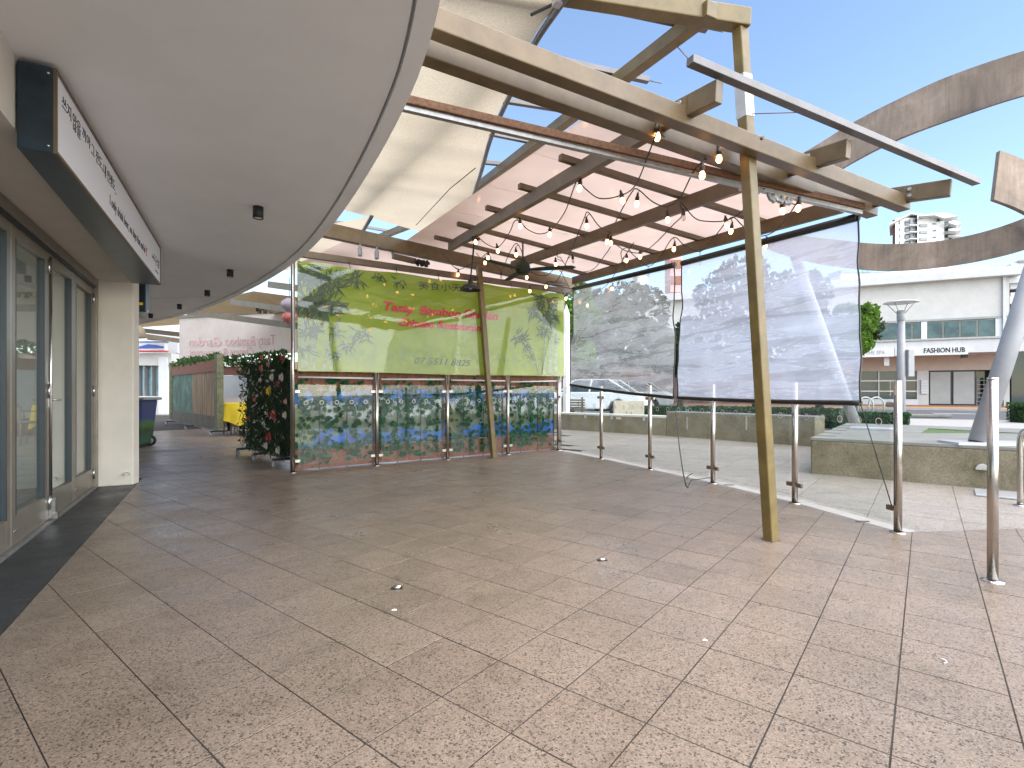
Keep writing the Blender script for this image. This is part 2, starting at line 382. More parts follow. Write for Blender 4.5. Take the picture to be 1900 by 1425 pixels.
m = N('window_dark'); m.col((.025, .045, .05)); m.set(rough=.05, spec=.8)
m = N('window_teal'); m.col(m.ramp(m.noise(1.2, 4, .6), [(.4, (.012, .03, .032)), (.62, (.05, .09, .09))])); m.set(rough=.04, spec=.9)
m = N('cyan_glass'); m.col(m.ramp(m.noise(1.1, 5, .7), [(.35, (.04, .17, .24)), (.6, (.22, .45, .55))])); m.set(rough=.08, spec=.7)
m = N('lawn'); m.col(m.ramp(m.noise(22, 5, .7), [(.3, (.04, .085, .02)), (.7, (.12, .20, .045))])); m.set(rough=.9); m.bump(m.noise(90, 3), .8, .02)

# ================================================================== THE SETTING
def sheet(name, poly, z, mat, t=.02): return kind(build(MB().prism(poly, z - t, z), name, mat, org=(0, 0, 0)), 'structure')
sheet('ground', [(-400, -60), (400, -60), (400, 900), (-400, 900)], -.030, 'ground_paving')
TD = Vector((math.cos(R(51.4)), math.sin(R(51.4)), 0)); TE = Vector((TD.y, -TD.x, 0))      # the two joint directions of the paving
TO = gp(714.8, 1237.7)
rail_pts = [gp(u, v) for u, v in ((1666, 988), (1474.8, 933.5), (1322.8, 896.7), (1206, 871), (1115.6, 851.2), (1036, 836))]
WD = Vector((.49, -.872, 0)); WN = Vector((.872, .49, 0)); D0 = Vector((-4.47, 5.515, 0))  # shopfront line: WD runs along it, WN out of it

def clip(poly, p, n):                                # keep the side where (x-p).n <= 0
    out = []
    for i in range(len(poly)):
        a, b = poly[i], poly[(i + 1) % len(poly)]; da, db = (a - p).dot(n), (b - p).dot(n)
        if da <= 0: out.append(a)
        if da * db < 0: out.append(a + (b - a) * (da / (da - db)))
    return out
def seg_half(a, b):
    d = (b - a).normalized(); return a, Vector((d.y, -d.x, 0))
curve_half = [seg_half(rail_pts[i], rail_pts[i + 1]) for i in range(5)]
curve_half = [(p, n if n.x > 0 else -n) for p, n in curve_half]
fl = sheet('floor', [(-16, -4), (9, -4), (9, 4.39), *[(p.x + .012, p.y) for p in rail_pts], (.82, 22), (-16, 22)], -.0016, 'grout', .01)
strip_p = D0 + WN * .385
tile_me = MB(); q = .1470
tile_me.add([(-q, -q, 0), (q, -q, 0), (q, q, 0), (-q, q, 0), (-q - .0004, -q - .0004, -.001), (q + .0004, -q - .0004, -.001), (q + .0004, q + .0004, -.001), (-q - .0004, q + .0004, -.001),
    (-q - .0012, -q - .0012, -.01), (q + .0012, -q - .0012, -.01), (q + .0012, q + .0012, -.01), (-q - .0012, q + .0012, -.01)],
    [(0, 1, 2, 3)] + [(i, (i + 1) % 4, 4 + (i + 1) % 4, 4 + i)[::-1] for i in range(4)] + [(4 + i, 4 + (i + 1) % 4, 8 + (i + 1) % 4, 8 + i)[::-1] for i in range(4)])
tile_mesh = tile_me.mesh('paving_tile'); tile_mesh.materials.append(M_['terrazzo'])
tiles = []
for i in range(-40, 62):
    for j in range(-46, 40):
        c = TO + TD * (.3 * (i + .5)) + TE * (.3 * (j + .5))
        if c.y < -1.2 or c.y > 21 or c.x > 8.2 or c.x < -15: continue
        if abs(c.x) > 1.12 * c.y + 1.6: continue
        cr = [c + TD * (.3 * a) + TE * (.3 * b) for a, b in ((-.4925, -.4925), (.4925, -.4925), (.4925, .4925), (-.4925, .4925))]
        poly = cr
        if c.x < -1 and c.y < 6.1: poly = clip(poly, strip_p + WN * .003, -WN)
        if c.x > 2.72 and c.y > 3.3:
            up_ = clip(poly, Vector((2.81, 3.782, 0)), Vector((.1, -1, 0)))
            for p, n in curve_half:
                if len(up_) > 2: up_ = clip(up_, p + n * .02, n)
            if len(up_) > 2: tiles.append((c.length, c, up_, False))
            poly = clip(poly, Vector((2.81, 3.78, 0)), Vector((-.1, 1, 0)))
        elif c.y > 3.72 and c.x > -1:
            for p, n in curve_half: poly = clip(poly, p + n * .02, n)
            if c.y > 9 and c.x > .8: poly = []
        if len(poly) < 3: continue
        tiles.append((c.length + max(0, -c.y) * 3 + (5 if abs(c.x) > 1.0 * max(c.y, .01) + .15 else 0), c, poly, poly is cr))
tiles.sort(key=lambda t: t[0])
rest = MB(); tilt = random.Random(3); RZ = math.atan2(TD.y, TD.x)
for k, (dd, c, poly, whole) in enumerate(tiles):
    dz = tilt.uniform(-.0006, .0006)
    if k < 290:
        if whole: o = bpy.data.objects.new('paving_tile', tile_mesh); C.objects.link(o); o.parent = fl; o.location = (c.x, c.y, dz); o.rotation_euler = (tilt.gauss(0, .0012), tilt.gauss(0, .0012), RZ)
        else: build(MB().prism(poly, -.01, dz), 'paving_tile', 'terrazzo', fl)
    else: rest.add([(p.x, p.y, dz) for p in poly], [tuple(range(len(poly)))])
kind(build(rest, 'paving_field', 'terrazzo', fl), 'stuff')
# dark granite threshold along the doors, in slabs
for k in range(9):
    a, b = D0 + WD * (-.02 + .6 * k), D0 + WD * (-.02 + .6 * k + .597)
    build(MB().prism([a, a + WN * .385, b + WN * .385, b][::-1], -.01, .0), 'threshold_slab', 'granite_dark', fl)
# grey granite band crossing the paving
a, b = gp(200, 845), gp(520, 826); d = (b - a).normalized(); nn = Vector((-d.y, d.x, 0))
for k in range(9):
    p = a + d * (.62 * k - .8); q_ = p + d * .615
    build(MB().prism([p, q_, q_ + nn * .42, p + nn * .42], -.004, .004), 'band_slab', 'grey_band', fl)
# plaza outside the glass, large slabs
pz = sheet('plaza_pavement', [(1.2, 9.0), (2.9, 3.9), (9, 3.4), (30, -6), (34, 9), (14, 19.5), (2.4, 28)], -.012, 'kerb_concrete', .01)
slabs = []
for i in range(-4, 26):
    for j in range(-12, 26):
        c = TO + TD * (.6 * (i + .5)) + TE * (.6 * (j + .5))
        if c.y < 2.6 or c.y > 16 or abs(c.x) > 1.05 * c.y + .6 or c.x < 1.0: continue
        poly = [c + TD * (.6 * a) + TE * (.6 * b) for a, b in ((-.4955, -.4955), (.4955, -.4955), (.4955, .4955), (-.4955, .4955))]
        ins = all((c - p).dot(n) < 0 for p, n in curve_half)
        if c.y > 3.8:
            if ins and c.y < 9: 
                # keep only what lies outside the curve
                best = max(curve_half, key=lambda h: (c - h[0]).dot(h[1])); poly = clip(poly, best[0] + best[1] * .17, -best[1])
            else:
                best = max(curve_half, key=lambda h: (c - h[0]).dot(h[1])); poly = clip(poly, best[0] + best[1] * .17, -best[1])
        if c.x > 2.5 and c.y < 5.0: poly = clip(poly, Vector((2.81, 3.782, 0)), Vector((.1, -1, 0)))
        if len(poly) >= 3: slabs.append((c.length, poly))
slabs.sort(key=lambda t: t[0]); rest = MB()
for k, (dd, poly) in enumerate(slabs):
    dz = tilt.uniform(-.001, .001)
    if k < 150: build(MB().prism(poly, -.014, -.003 + dz), 'plaza_slab', 'plaza_stone', pz)
    else: rest.add([(p.x, p.y, -.003 + dz) for p in poly], [tuple(range(len(poly)))])
if rest.v: kind(build(rest, 'plaza_field', 'plaza_stone', pz), 'stuff')
# pale edge strip under the glass
for i in range(5):
    a, b = rail_pts[i], rail_pts[i + 1]; n = curve_half[i][1]
    build(MB().prism([a + n * .025, b + n * .025, b + n * .165, a + n * .165], -.012, .0), 'edge_strip', 'kerb_concrete', pz)
# street: road, kerb, red footpath
RD = Vector((.897, -.442, 0)); RN = Vector((.442, .897, 0)); RB = Vector((31.8, 33, 0))    # facade line across the street
def rp(t, k): return RB + RD * t + RN * k
sheet('road', [rp(-60, -19), rp(30, -19), rp(30, -8.2), rp(-60, -8.2)], -.024, 'asphalt', .004)
fp = sheet('footpath', [rp(-60, -8), rp(30, -8), rp(30, .5), rp(-60, .5)], .07, 'red_paving', .12)
build(MB().prism([rp(-60, -8.2), rp(30, -8.2), rp(30, -8.003), rp(-60, -8.003)], -.05, .075), 'kerb', 'kerb_concrete', fp)
mk = build(MB().prism([rp(-9, -6.4), rp(-2, -6.4), rp(-2, -6.15), rp(-9, -6.15)], .066, .076), 'painted_line', 'yellow_petal', fp)

# ================================================================== SHOP BUILDING (white canopy, doors)
ZC = 2.55
edge = [(836, 0), (796, 101), (748.6, 209), (708, 279.6), (647.6, 384), (607, 434.5), (560, 478), (543, 492), (476, 534), (408.4, 564.6), (361, 580), (307, 593), (257, 601.7)]
ce = [at(u, v, (ZC - CH) * F / (HZ - v)) for u, v in edge]
ce = [Vector((-.12, -2.2, 0)), Vector((.02, -.8, 0)), Vector((.05, .2, 0)), Vector((-.04, 1.15, 0))] + [Vector((p.x, p.y, 0)) for p in ce]
# smooth the edge with a Catmull-Rom pass
def smooth(pts, n=4):
    out = []
    for i in range(len(pts) - 1):
        p0, p1, p2, p3 = pts[max(i - 1, 0)], pts[i], pts[i + 1], pts[min(i + 2, len(pts) - 1)]
        for k in range(n):
            t = k / n; out.append(.5 * ((2 * p1) + (p2 - p0) * t + (2 * p0 - 5 * p1 + 4 * p2 - p3) * t * t + (3 * p1 - p0 - 3 * p2 + p3) * t ** 3))
    return out + [pts[-1]]
pts = ce
for _ in range(2): pts = [pts[0]] + [(pts[i - 1] + 2 * pts[i] + pts[i + 1]) / 4 for i in range(1, len(pts) - 1)] + [pts[-1]]
ce = smooth(pts, 4)
def offs(pts, d):
    out = []
    for i, p in enumerate(pts):
        t = (pts[min(i + 1, len(pts) - 1)] - pts[max(i - 1, 0)]).normalized(); out.append(p + Vector((-t.y, t.x, 0)) * d)
    return out
SB = thing('shop_building', 'cream rendered shop with a sweeping curved canopy and bronze folding glass doors', 'building', D0)
inner = offs(ce, .10)
build(MB().prism(list(inner) + [Vector((-16, 13, 0)), Vector((-16, -2.2, 0))], ZC, ZC + .16), 'canopy_soffit', 'white_render', SB)
mb = MB(); o1 = ce; i1 = offs(ce, .085)
for i in range(len(ce) - 1):
    z0, z1 = ZC - .012, ZC + .16
    mb.add([(*o1[i].xy, z0), (*o1[i + 1].xy, z0), (*i1[i + 1].xy, z0), (*i1[i].xy, z0), (*o1[i].xy, z1), (*o1[i + 1].xy, z1), (*i1[i + 1].xy, z1), (*i1[i].xy, z1)], [(0, 1, 2, 3), (0, 4, 5, 1), (3, 2, 6, 7), (4, 7, 6, 5)])
build(mb, 'canopy_lip', 'white_render', SB)
mb = MB(); 
for i in range(len(ce) - 1): mb.add([(*i1[i].xy, ZC + .03), (*i1[i + 1].xy, ZC + .03), (*inner[i + 1].xy, ZC + .03), (*inner[i].xy, ZC + .03)], [(0, 1, 2, 3)])
build(mb, 'drip_groove', 'pale_grey', SB)
mb = MB(); g0 = at(275, 550, 7.6)                      # fine joint across the soffit
mb.beam(Vector((-7.9, 8.65, ZC - .0005)), Vector((-4.35, 8.35, ZC - .0005)), .012, .003); build(mb, 'soffit_joint', 'pale_grey', SB)
col_q1 = D0 + WN * .36; col_q2 = col_q1 + Vector((-.03, .13, 0)); back = Vector((-.85, .53, 0)) * 3.2
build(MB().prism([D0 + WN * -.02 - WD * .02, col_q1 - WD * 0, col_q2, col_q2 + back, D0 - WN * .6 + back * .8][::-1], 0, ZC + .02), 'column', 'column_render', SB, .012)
LS = 6.0                                             # length of shopfront built
a, b = D0 - WD * .0, D0 + WD * LS
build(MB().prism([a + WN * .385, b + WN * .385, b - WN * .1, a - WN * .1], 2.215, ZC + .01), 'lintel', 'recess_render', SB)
build(MB().prism([a + WN * .3, b + WN * .3, b - WN * 6, a - WN * 6], ZC + .17, 6), 'upper_wall', 'white_render', SB)
# door set: head, sill, jambs, leaves
build(MB().beam(a + Vector((0, 0, 2.175)), b + Vector((0, 0, 2.175)), .11, .075), 'door_head', 'bronze_aluminium', SB, .003)
build(MB().beam(a + WN * .035 + Vector((0, 0, 2.125)), b + WN * .035 + Vector((0, 0, 2.125)), .012, .028), 'head_track', 'dark_gasket', SB)
build(MB().beam(a + Vector((0, 0, .011)), b + Vector((0, 0, .011)), .10, .02), 'door_track', 'galvanised', SB)
build(MB().beam(D0 + WD * .03 + Vector((0, 0, 0)), D0 + WD * .03 + Vector((0, 0, 2.14)), .06, .11, WN), 'door_jamb', 'bronze_aluminium', SB, .003)
LW, s0 = .815, .075
for k in range(7):
    sA = s0 + LW * k + .004; sB = sA + LW - .008; zb, zt = .025, 2.12
    P = lambda s_, z, n=0.: D0 + WD * s_ + WN * n + Vector((0, 0, z))
    st, tr_, br = .085, .085, .19
    mb = MB()
    mb.box(P(sA + st / 2, (zb + zt) / 2), (st, .045, zt - zb), math.atan2(WD.y, WD.x)); mb.box(P(sB - st / 2, (zb + zt) / 2), (st, .045, zt - zb), math.atan2(WD.y, WD.x))
    mb.box(P((sA + sB) / 2, zt - tr_ / 2), (sB - sA - 2 * st, .0445, tr_), math.atan2(WD.y, WD.x)); mb.box(P((sA + sB) / 2, zb + br / 2), (sB - sA - 2 * st, .0445, br), math.atan2(WD.y, WD.x))
    lf = build(mb, 'door_leaf', 'bronze_aluminium', SB, .003)
    build(MB().box(P((sA + sB) / 2, (zb + br + zt - tr_) / 2, -.004), (sB - sA - 2 * st + .01, .006, zt - tr_ - zb - br + .01), math.atan2(WD.y, WD.x)), 'pane', 'door_glass', lf)
    mb = MB()
    for s_, w_ in ((sA + st, .012), (sB - st, .012)): mb.box(P(s_, (zb + br + zt - tr_) / 2, .001), (w_, .046, zt - tr_ - zb - br), math.atan2(WD.y, WD.x))
    build(mb, 'gasket', 'dark_gasket', lf)
    if k % 2 == 0:
        for z in (.16, 1.03, 2.0): build(MB().tube([P(sA, z - .055, .03), P(sA, z + .055, .03)], .0085), 'hinge', 'chrome', lf)
    if k in (1, 4):
        build(MB().box(P(sB - .03, 1.0, .026), (.032, .008, .20), math.atan2(WD.y, WD.x)).tube([P(sB - .03, .96, .028), P(sB - .03, .96, .066), P(sB - .14, .96, .07)], .009), 'door_handle', 'chrome', lf)
        build(MB().tube([P(sB - .02, 2.08, .034), P(sB - .02, .16, .034)], .0095), 'lock_rod', 'chrome', lf)
        build(MB().box(P(sB - .02, .12, .04), (.03, .05, .14), math.atan2(WD.y, WD.x)).box(P(sB - .02, .055, .05), (.045, .06, .045), math.atan2(WD.y, WD.x)), 'floor_bolt', 'chrome', lf)
    else: build(MB().tube([P(sB - .09, .12, .026), P(sB - .01, .12, .026)], .008), 'floor_bolt', 'chrome', lf)
# room behind the doors
a, b = D0 + WD * -.25 - WN * .1, D0 + WD * LS - WN * .1
build(MB().prism([a, b, b - WN * 4.2, a - WN * 4.2], -.02, .004), 'room_floor', 'interior_floor', SB)
build(MB().prism([a, b, b - WN * 4.2, a - WN * 4.2], 2.5, 2.6), 'room_ceiling', 'interior_white', SB)
build(MB().prism([b - WN * 4.2, a - WN * 4.2, a - WN * 4.3, b - WN * 4.3], 0, 2.6), 'room_back_wall', 'interior_green', SB)
build(MB().prism([a, a - WN * 4.2, a - WN * 4.2 - WD * .1, a - WD * .1], 0, 2.6), 'room_side_wall', 'interior_white', SB)
ct = thing('bar_counter', 'dark tiled counter standing behind the folding glass doors', 'counter', D0 + WD * 2.4 - WN * 2.0)
build(MB().box(D0 + WD * 2.9 - WN * 2.0 + Vector((0, 0, .45)), (2.6, .5, .9), math.atan2(WD.y, WD.x)), 'base', 'granite_dark', ct)
build(MB().box(D0 + WD * 2.9 - WN * 2.0 + Vector((0, 0, .922)), (2.7, .6, .04), math.atan2(WD.y, WD.x)), 'top', 'offwhite_paint', ct)
build(MB().lathe(col_q1 - WN * .05 + Vector((0, 0, 0)) + Vector((0, 0, .11)), [(0, 0), (.02, 0), (.024, .012), (.02, .03), (0, .03)], 10).tube([col_q1 - WN * .06 + WD * -.02 + Vector((0, 0, .125)), col_q1 - WN * .06 + WD * .05 + Vector((0, 0, .125))], .018), 'drain_tap', 'steel_plate', SB)

# sign box over the doors
SR = Vector((-3.67, 5.4, 0)); SLn = 3.38; zs0, zs1 = 2.13, 2.525
SDr = Vector((.459, -.888, 0)); SNr = Vector((.888, .459, 0))
SG = thing('sign_box', 'long white lettered sign box with navy metal case above the glass doors', 'sign', SR + SDr * SLn / 2 + Vector((0, 0, zs0)))
rz = math.atan2(SDr.y, SDr.x)
def sp(s_, z, n=0.): return SR + SDr * s_ + SNr * n + Vector((0, 0, z))
build(MB().prism([sp(0, 0), sp(SLn, 0), sp(SLn, 0, -.13), sp(0, 0, -.24)], zs0, zs1), 'case', 'navy_metal', SG, .003)
build(MB().box(sp(SLn / 2, (zs0 + zs1) / 2, .002), (SLn - .024, .006, zs1 - zs0 - .03), rz), 'face', 'sign_white', SG)
mb = MB()
for z in (zs0 + .008, zs1 - .008): mb.box(sp(SLn / 2, z, .004), (SLn, .014, .016), rz)
for s_ in (.006, SLn - .006): mb.box(sp(s_, (zs0 + zs1) / 2, .004), (.012, .0135, zs1 - zs0 - .034), rz)
build(mb, 'face_trim', 'brown_steel', SG)
for s_, z in ((SLn, zs1 - .03), (SLn, zs0 + .03)):
    build(MB().lathe(sp(SLn + .001, z, -.02), [(0, -.006), (.006, -.004), (.008, 0), (.006, .004), (0, .006)], 8), 'rivet', 'chrome', SG)
def sign_s(u):                                       # distance along the sign from its far end for a picture column
    p = onv(u, 300, SR, SDr); return (Vector((p.x, p.y, 0)) - SR).dot(SDr)
def sign_text(body, u0, u1, z, size, mat, **k):
    a, b = sign_s(u0), sign_s(u1)
    return text(body, size, frame(sp(a, z, .0055), -SDr, (0, 0, 1)), 'lettering', mat, SG, width=a - b, **k)
sign_text('쓰지', 112, 129, 2.395, .075, 'ink_black'); sign_text('않을', 132, 147, 2.375, .10, 'ink_black')
sign_text('꺼야', 150, 165, 2.405, .07, 'ink_black'); 
sign_text('그 잔도,', 167, 188, 2.39, .08, 'ink_black'); sign_text('내 인생도_', 190, 214, 2.38, .085, 'ink_black')
sign_text('I only drink beer, on days that end in', 202, 268, 2.245, .095, 'ink_black'); sign_text('Y', 268.5, 272, 2.235, .12, 'scarlet')
sign_text('in', 281, 284, 2.30, .05, 'ink_black'); sign_text('나성', 284.5, 294, 2.285, .10, 'ink_black'); sign_text('restaurant', 287, 292, 2.215, .025, 'ink_black')

# speaker with dome camera under the sign end
sk = at(266, 550, 5.95); SPK = thing('wall_speaker', 'slim black speaker box hanging under the canopy beside the white sign', 'speaker', sk)
build(MB().box((sk.x, sk.y, 2.24), (.085, .12, .62), .3), 'case', 'navy_metal', SPK, .006)
build(MB().box((sk.x + .012, sk.y - .062, 2.02), (.045, .006, .03), .3), 'badge', 'yellow_petal', SPK)
dc = thing('dome_camera', 'small white dome security camera below the black speaker', 'camera', (sk.x - .01, sk.y, 1.93))
build(MB().lathe((sk.x - .01, sk.y, 1.93), [(0, -.07), (.03, -.062), (.05, -.03), (.055, 0)], 14), 'dome', 'mid_grey', dc)
build(MB().lathe((sk.x - .01, sk.y, 1.93), [(.055, 0), (.062, .005), (.062, .03), (0, .03)], 14), 'base', 'white_paint', dc)

# black cylinder downlights on the canopy
names = ['nearest the end of the lettered sign', 'between two others, second from the lettered sign', 'third along from the lettered sign', 'fourth along from the lettered sign', 'at the far end of the row past the column']
for (u, v, r_, h_), nm in zip(((479, 384, .041, .095), (427, 500.6, .038, .09), (384.5, 539, .038, .085), (333, 564.6, .038, .085), (279.6, 582, .038, .085)), names):
    p = at(u, v, (ZC - CH) * F / (HZ - v)); p.z = ZC
    L = thing('downlight', 'black cylinder downlight, ' + nm, 'light', (p.x, p.y, ZC - h_), 'downlights under the canopy')
    build(MB().lathe((p.x, p.y, ZC - h_), [(r_ * .8, .004), (r_ * .86, 0), (r_, 0), (r_, h_ + .002), (0, h_ + .002)], 20), 'housing', 'black_paint', L)
    build(MB().lathe((p.x, p.y, ZC - h_), [(0, .006), (r_ * .8, .006)], 16), 'lens', 'lamp_lens', L)

# ================================================================== PERGOLA
POST1b = Vector((1.79, 3.58, 0)); POST2b = Vector((-.28, 8.02, 0)); LEAN = Vector((-.205, -.09, 2.65)) / 2.65
PG = thing('pergola', 'tan steel pergola with leaning posts and frosted roof sheets over the paved terrace', 'pergola', POST1b)
X3 = Vector((.9, .436, 0)).normalized()
def P3(p, off): return Vector((p[0], p[1], zp(p[0], p[1], off)))
build(MB().beam(POST1b, POST1b + LEAN * 3.53, .076, .076, X3), 'post', 'olive_tan_steel', PG, .008)
build(MB().beam(POST2b, POST2b + LEAN * 2.95, .076, .076, (.825, .566, 0)), 'post', 'olive_tan_steel', PG, .008)
for p in (POST1b, POST2b): build(MB().box((p.x, p.y, .004), (.088, .088, .008), .45), 'base_plate', 'brown_steel', PG)
# twin main beam either side of the first post, lower edge of the near beam seen from (817,56) to (1690,389)
a1, b1 = pl(816.8, 55.8), pl(1690, 389); d1 = (b1 - a1).normalized(); n1 = Vector((d1.y, -d1.x, 0)).normalized()
a1 -= d1 * 1.6
up = Vector((0, 0, .055))
build(MB().beam(a1 - n1 * .045 + up, b1 - n1 * .045 + up, .09, .11), 'beam', 'tan_steel', PG, .006)
build(MB().beam(a1 - n1 * .255 + up, b1 - d1 * .06 - n1 * .255 + up, .09, .11), 'beam', 'tan_steel', PG, .006)
for t in (1.35, 3.35): pass
bolt = pl(1411, 258, .05) + n1 * .004
build(MB().tube([bolt, bolt + n1 * .018], .012, 6), 'bolt', 'brown_steel', PG)
a2, b2 = pl(606, 438.7), pl(1066, 536.5); d2 = (b2 - a2).normalized(); n2 = Vector((d2.y, -d2.x, 0)).normalized(); a2 -= d2 * 1.5
build(MB().beam(a2 - n2 * .05 + Vector((0, 0, .095)), b2 - n2 * .05 + Vector((0, 0, .095)), .1, .19), 'beam', 'tan_steel', PG, .006)
# rail under it that carries the green banner
h1, h2 = pl(586, 478, -.14), pl(1066, 538, -.14)
WPd = Vector((.825, .566, 0)); W0 = Vector((-2.76, 6.53, 0))
ha, hb = onv(580, 474, W0, WPd), onv(1062, 542, W0, WPd)
build(MB().beam(ha - WPd * .6, hb, .06, .085), 'banner_rail', 'brown_steel', PG, .004)
# rafters: run past the main beam as stub ends
rf = []
for nm, (u0, v0), (u1, v1), ext in (('R1', (835, 458), (1215, 235), .50), ('R2', (950, 493), (1372, 343), .66), ('R3', (1064, 521), (1559, 382), .60)):
    p, q = pl(u0, v0, .10), pl(u1, v1, .10); d = (q - p).normalized()
    tgt = pl({'R1': 1335, 'R2': 1575, 'R3': 1765}[nm], {'R1': 165, 'R2': 272, 'R3': 345}[nm], .13)
    near = q + d * .02
    build(MB().beam(p, near, .06, .125), 'rafter', 'brown_steel' if nm != 'R3' else 'tan_steel', PG, .004)
    bx = q + d * 0
    st = Vector((tgt.x, tgt.y, zp(tgt.x, tgt.y, .115))); root = st - (st - near).normalized() * min((st - near).length - .01, .62)
    root.z = zp(root.x, root.y, .115)
    build(MB().beam(root, st, .06, .125), 'stub_end', 'tan_steel', PG, .005)
    sd_ = (st - root).normalized(); side = Vector((sd_.y, -sd_.x, 0))
    # end plate with two bolts on the side that faces the terrace
    cpl = st - sd_ * .25 + side * .034
    build(MB().beam(cpl - sd_ * .045, cpl + sd_ * .045, .006, .10), 'bracket', 'tan_steel', PG)
    for z in (-.025, .025): build(MB().tube([cpl + Vector((0, 0, z)), cpl + side * .018 + Vector((0, 0, z))], .014, 8), 'bolt', 'galvanised', PG)
    rf.append((p, near, st))
ra, rb = pl(1280, 112, .22), pl(1812, 338, .22)
build(MB().beam(ra, rb, .055, .045), 'front_rail', 'grey_steel', PG, .003)
# purlins with open ends
for (u0, v0), (u1, v1) in (((1039, 292), (1436, 418)), ((963, 345), (1320, 450)), ((902, 385), (1236, 474)), ((849, 415), (1162, 497)), ((806.6, 440), (1088, 509))):
    p, q = pl(u0, v0, .175), pl(u1, v1, .175)
    build(MB().beam(p, q, .05, .05), 'purlin', 'brown_steel', PG, .002)
sw = [pl(1128, 190, .215), P3((3.0, 4.42), .215), P3((1.25, 9.02), .215), pl(742, 455, .215)]
# roof in sheets between the purlins
lf_, rt_ = (sw[0], sw[3]), (sw[1], sw[2]); cuts = [0, .19, .37, .57, .79, 1]
for k in range(5):
    A = lambda t: lf_[0].lerp(lf_[1], t); B = lambda t: rt_[0].lerp(rt_[1], t)
    t0, t1 = cuts[k] + (.0015 if k else 0), cuts[k + 1]
    build(MB().slab([A(t0), B(t0), B(t1), A(t1)], .006, (0, 0, 1)), 'roof_sheet', 'roof_sheet', PG)
far = [P3((-2.6, 8.2), .3), P3((1.0, 9.9), .3), P3((.2, 12.5), .3), P3((-4.5, 10.8), .3)]
build(MB().slab(far, .006, (0, 0, 1)), 'roof_sheet', 'roof_sheet', PG)
# rusty blind track slung under the beams
ta, tb = pl(752, 186, -.02), pl(1600, 384, -.02); td = (tb - ta).normalized(); ta -= td * .5
build(MB().beam(ta, tb, .05, .05), 'blind_track', 'rust_rail', PG, .004)
build(MB().beam(ta + Vector((0, 0, -.0415)) - n1 * .012, tb + Vector((0, 0, -.0415)) - n1 * .012, .035, .032), 'track_lip', 'galvanised', PG)
# upper frame over the sail
T0 = POST1b + LEAN * 3.5; tA = pl(1351, 36, .95)
tdir = Vector((-.98, -.16, .03)).normalized()
build(MB().beam(T0 + Vector((.05, 0, .0)), T0 + tdir * 3.2, .1, .12), 'top_beam', 'olive_tan_steel', PG, .008)
u1a, u1b = pl(1300, 33, .88), pl(860, 368, .88); ud = (u1b - u1a).normalized()
build(MB().beam(u1a - ud * .1, u1b + ud * .8, .09, .1), 'upper_rafter', 'olive_tan_steel', PG, .006)
u0a, u0b = pl(974, 44, .9), pl(690, 350, .9); ud0 = (u0b - u0a).normalized()
build(MB().beam(u0a - ud0 * 1.0, u0b + ud0 * .8, .11, .1), 'upper_rafter', 'olive_tan_steel', PG, .006)
for (u0, v0), (u1, v1) in (((1060, 0), (1312, 53)), ((1108, 128), (1203, 149)), ((940, 187), (1062, 206)), ((910, 247.6), (992, 264)), ((897, 301), (971, 308)), ((876, 337), (919, 343.5))):
    p, q = pl(u0, v0, .965), pl(u1, v1, .965); d = (q - p).normalized()
    p2 = q - d * 2.9; p2.z = zp(p2.x, p2.y, .965)
    build(MB().beam(p2, q, .045, .045), 'upper_rail', 'grey_steel', PG, .003)
    build(MB().tube([q, q + d * .12], .005, 6), 'rail_pin', 'grey_steel', PG)
bt = POST1b + LEAN * 2.86
for p, q in ((pl(1258, 88, .85), ra), (bt + LEAN * .03, ra.lerp(rb, .34)), (bt + LEAN * .2, ra.lerp(rb, .27))): build(MB().tube([p, q], .0035, 5), 'stay_wire', 'brown_steel', PG)
# boot flashing where the post leaves the beam
bt = POST1b + LEAN * 2.86
build(MB().beam(bt, bt + LEAN * .28, .082, .082, X3), 'post_sleeve', 'steel_plate', PG, .004)
# festoon junk: pegs gathered on the blind track
for k in range(11):
    p = ta + td * ((pl(1425 + k * 6.2, 352, -.05) - ta).dot(td)) + Vector((0, 0, -.085 - .006 * (k % 3)))
    pegM = Matrix.Rotation(rnd.uniform(-.6, .6), 3, 'Y') @ Matrix.Rotation(rnd.uniform(-.5, .5), 3, 'X')
    build(MB().box(p, (.02, .028, .055), M=pegM), 'cord_clip', 'galvanised' if k % 2 else 'mid_grey', PG, .004)

# shade sails
def grid_surf(c00, c10, c11, c01, nx, ny, sag):
    mb = MB(); vs = []
    for j in range(ny + 1):
        for i in range(nx + 1):
            s_, t_ = i / nx, j / ny
            p = c00.lerp(c10, s_).lerp(c01.lerp(c11, s_), t_); p.z -= sag * math.sin(math.pi * s_) * math.sin(math.pi * t_); vs.append(p)
    fs = [(j * (nx + 1) + i, j * (nx + 1) + i + 1, (j + 1) * (nx + 1) + i + 1, (j + 1) * (nx + 1) + i) for j in range(ny) for i in range(nx)]
    return mb.add(vs, fs, True)
SO = .74
SAIL = thing('shade_sail', 'cream fabric shade sail stretched between the white canopy and a grey edge pipe', 'shade sail', pl(985, 75, SO))
ep = [pl(u, v, SO) for u, v in ((1075, -60), (1036, 0), (985, 78), (945, 165), (908, 250), (890, 315), (868, 388))]
vs = []
eps = smooth(ep, 4); n = len(eps)
lefts = [pl(700, -60, SO), pl(600, 330, SO)]
L0, L1 = lefts
mb = MB(); nx = 10
for j, p in enumerate(eps):
    t_ = j / (n - 1); l = L0.lerp(L1, t_); l.z = zp(l.x, l.y, SO)
    for i in range(nx + 1):
        s_ = i / nx; w_ = l.lerp(p, s_); w_.z -= .05 * math.sin(math.pi * s_) * math.sin(math.pi * t_); vs.append(w_)
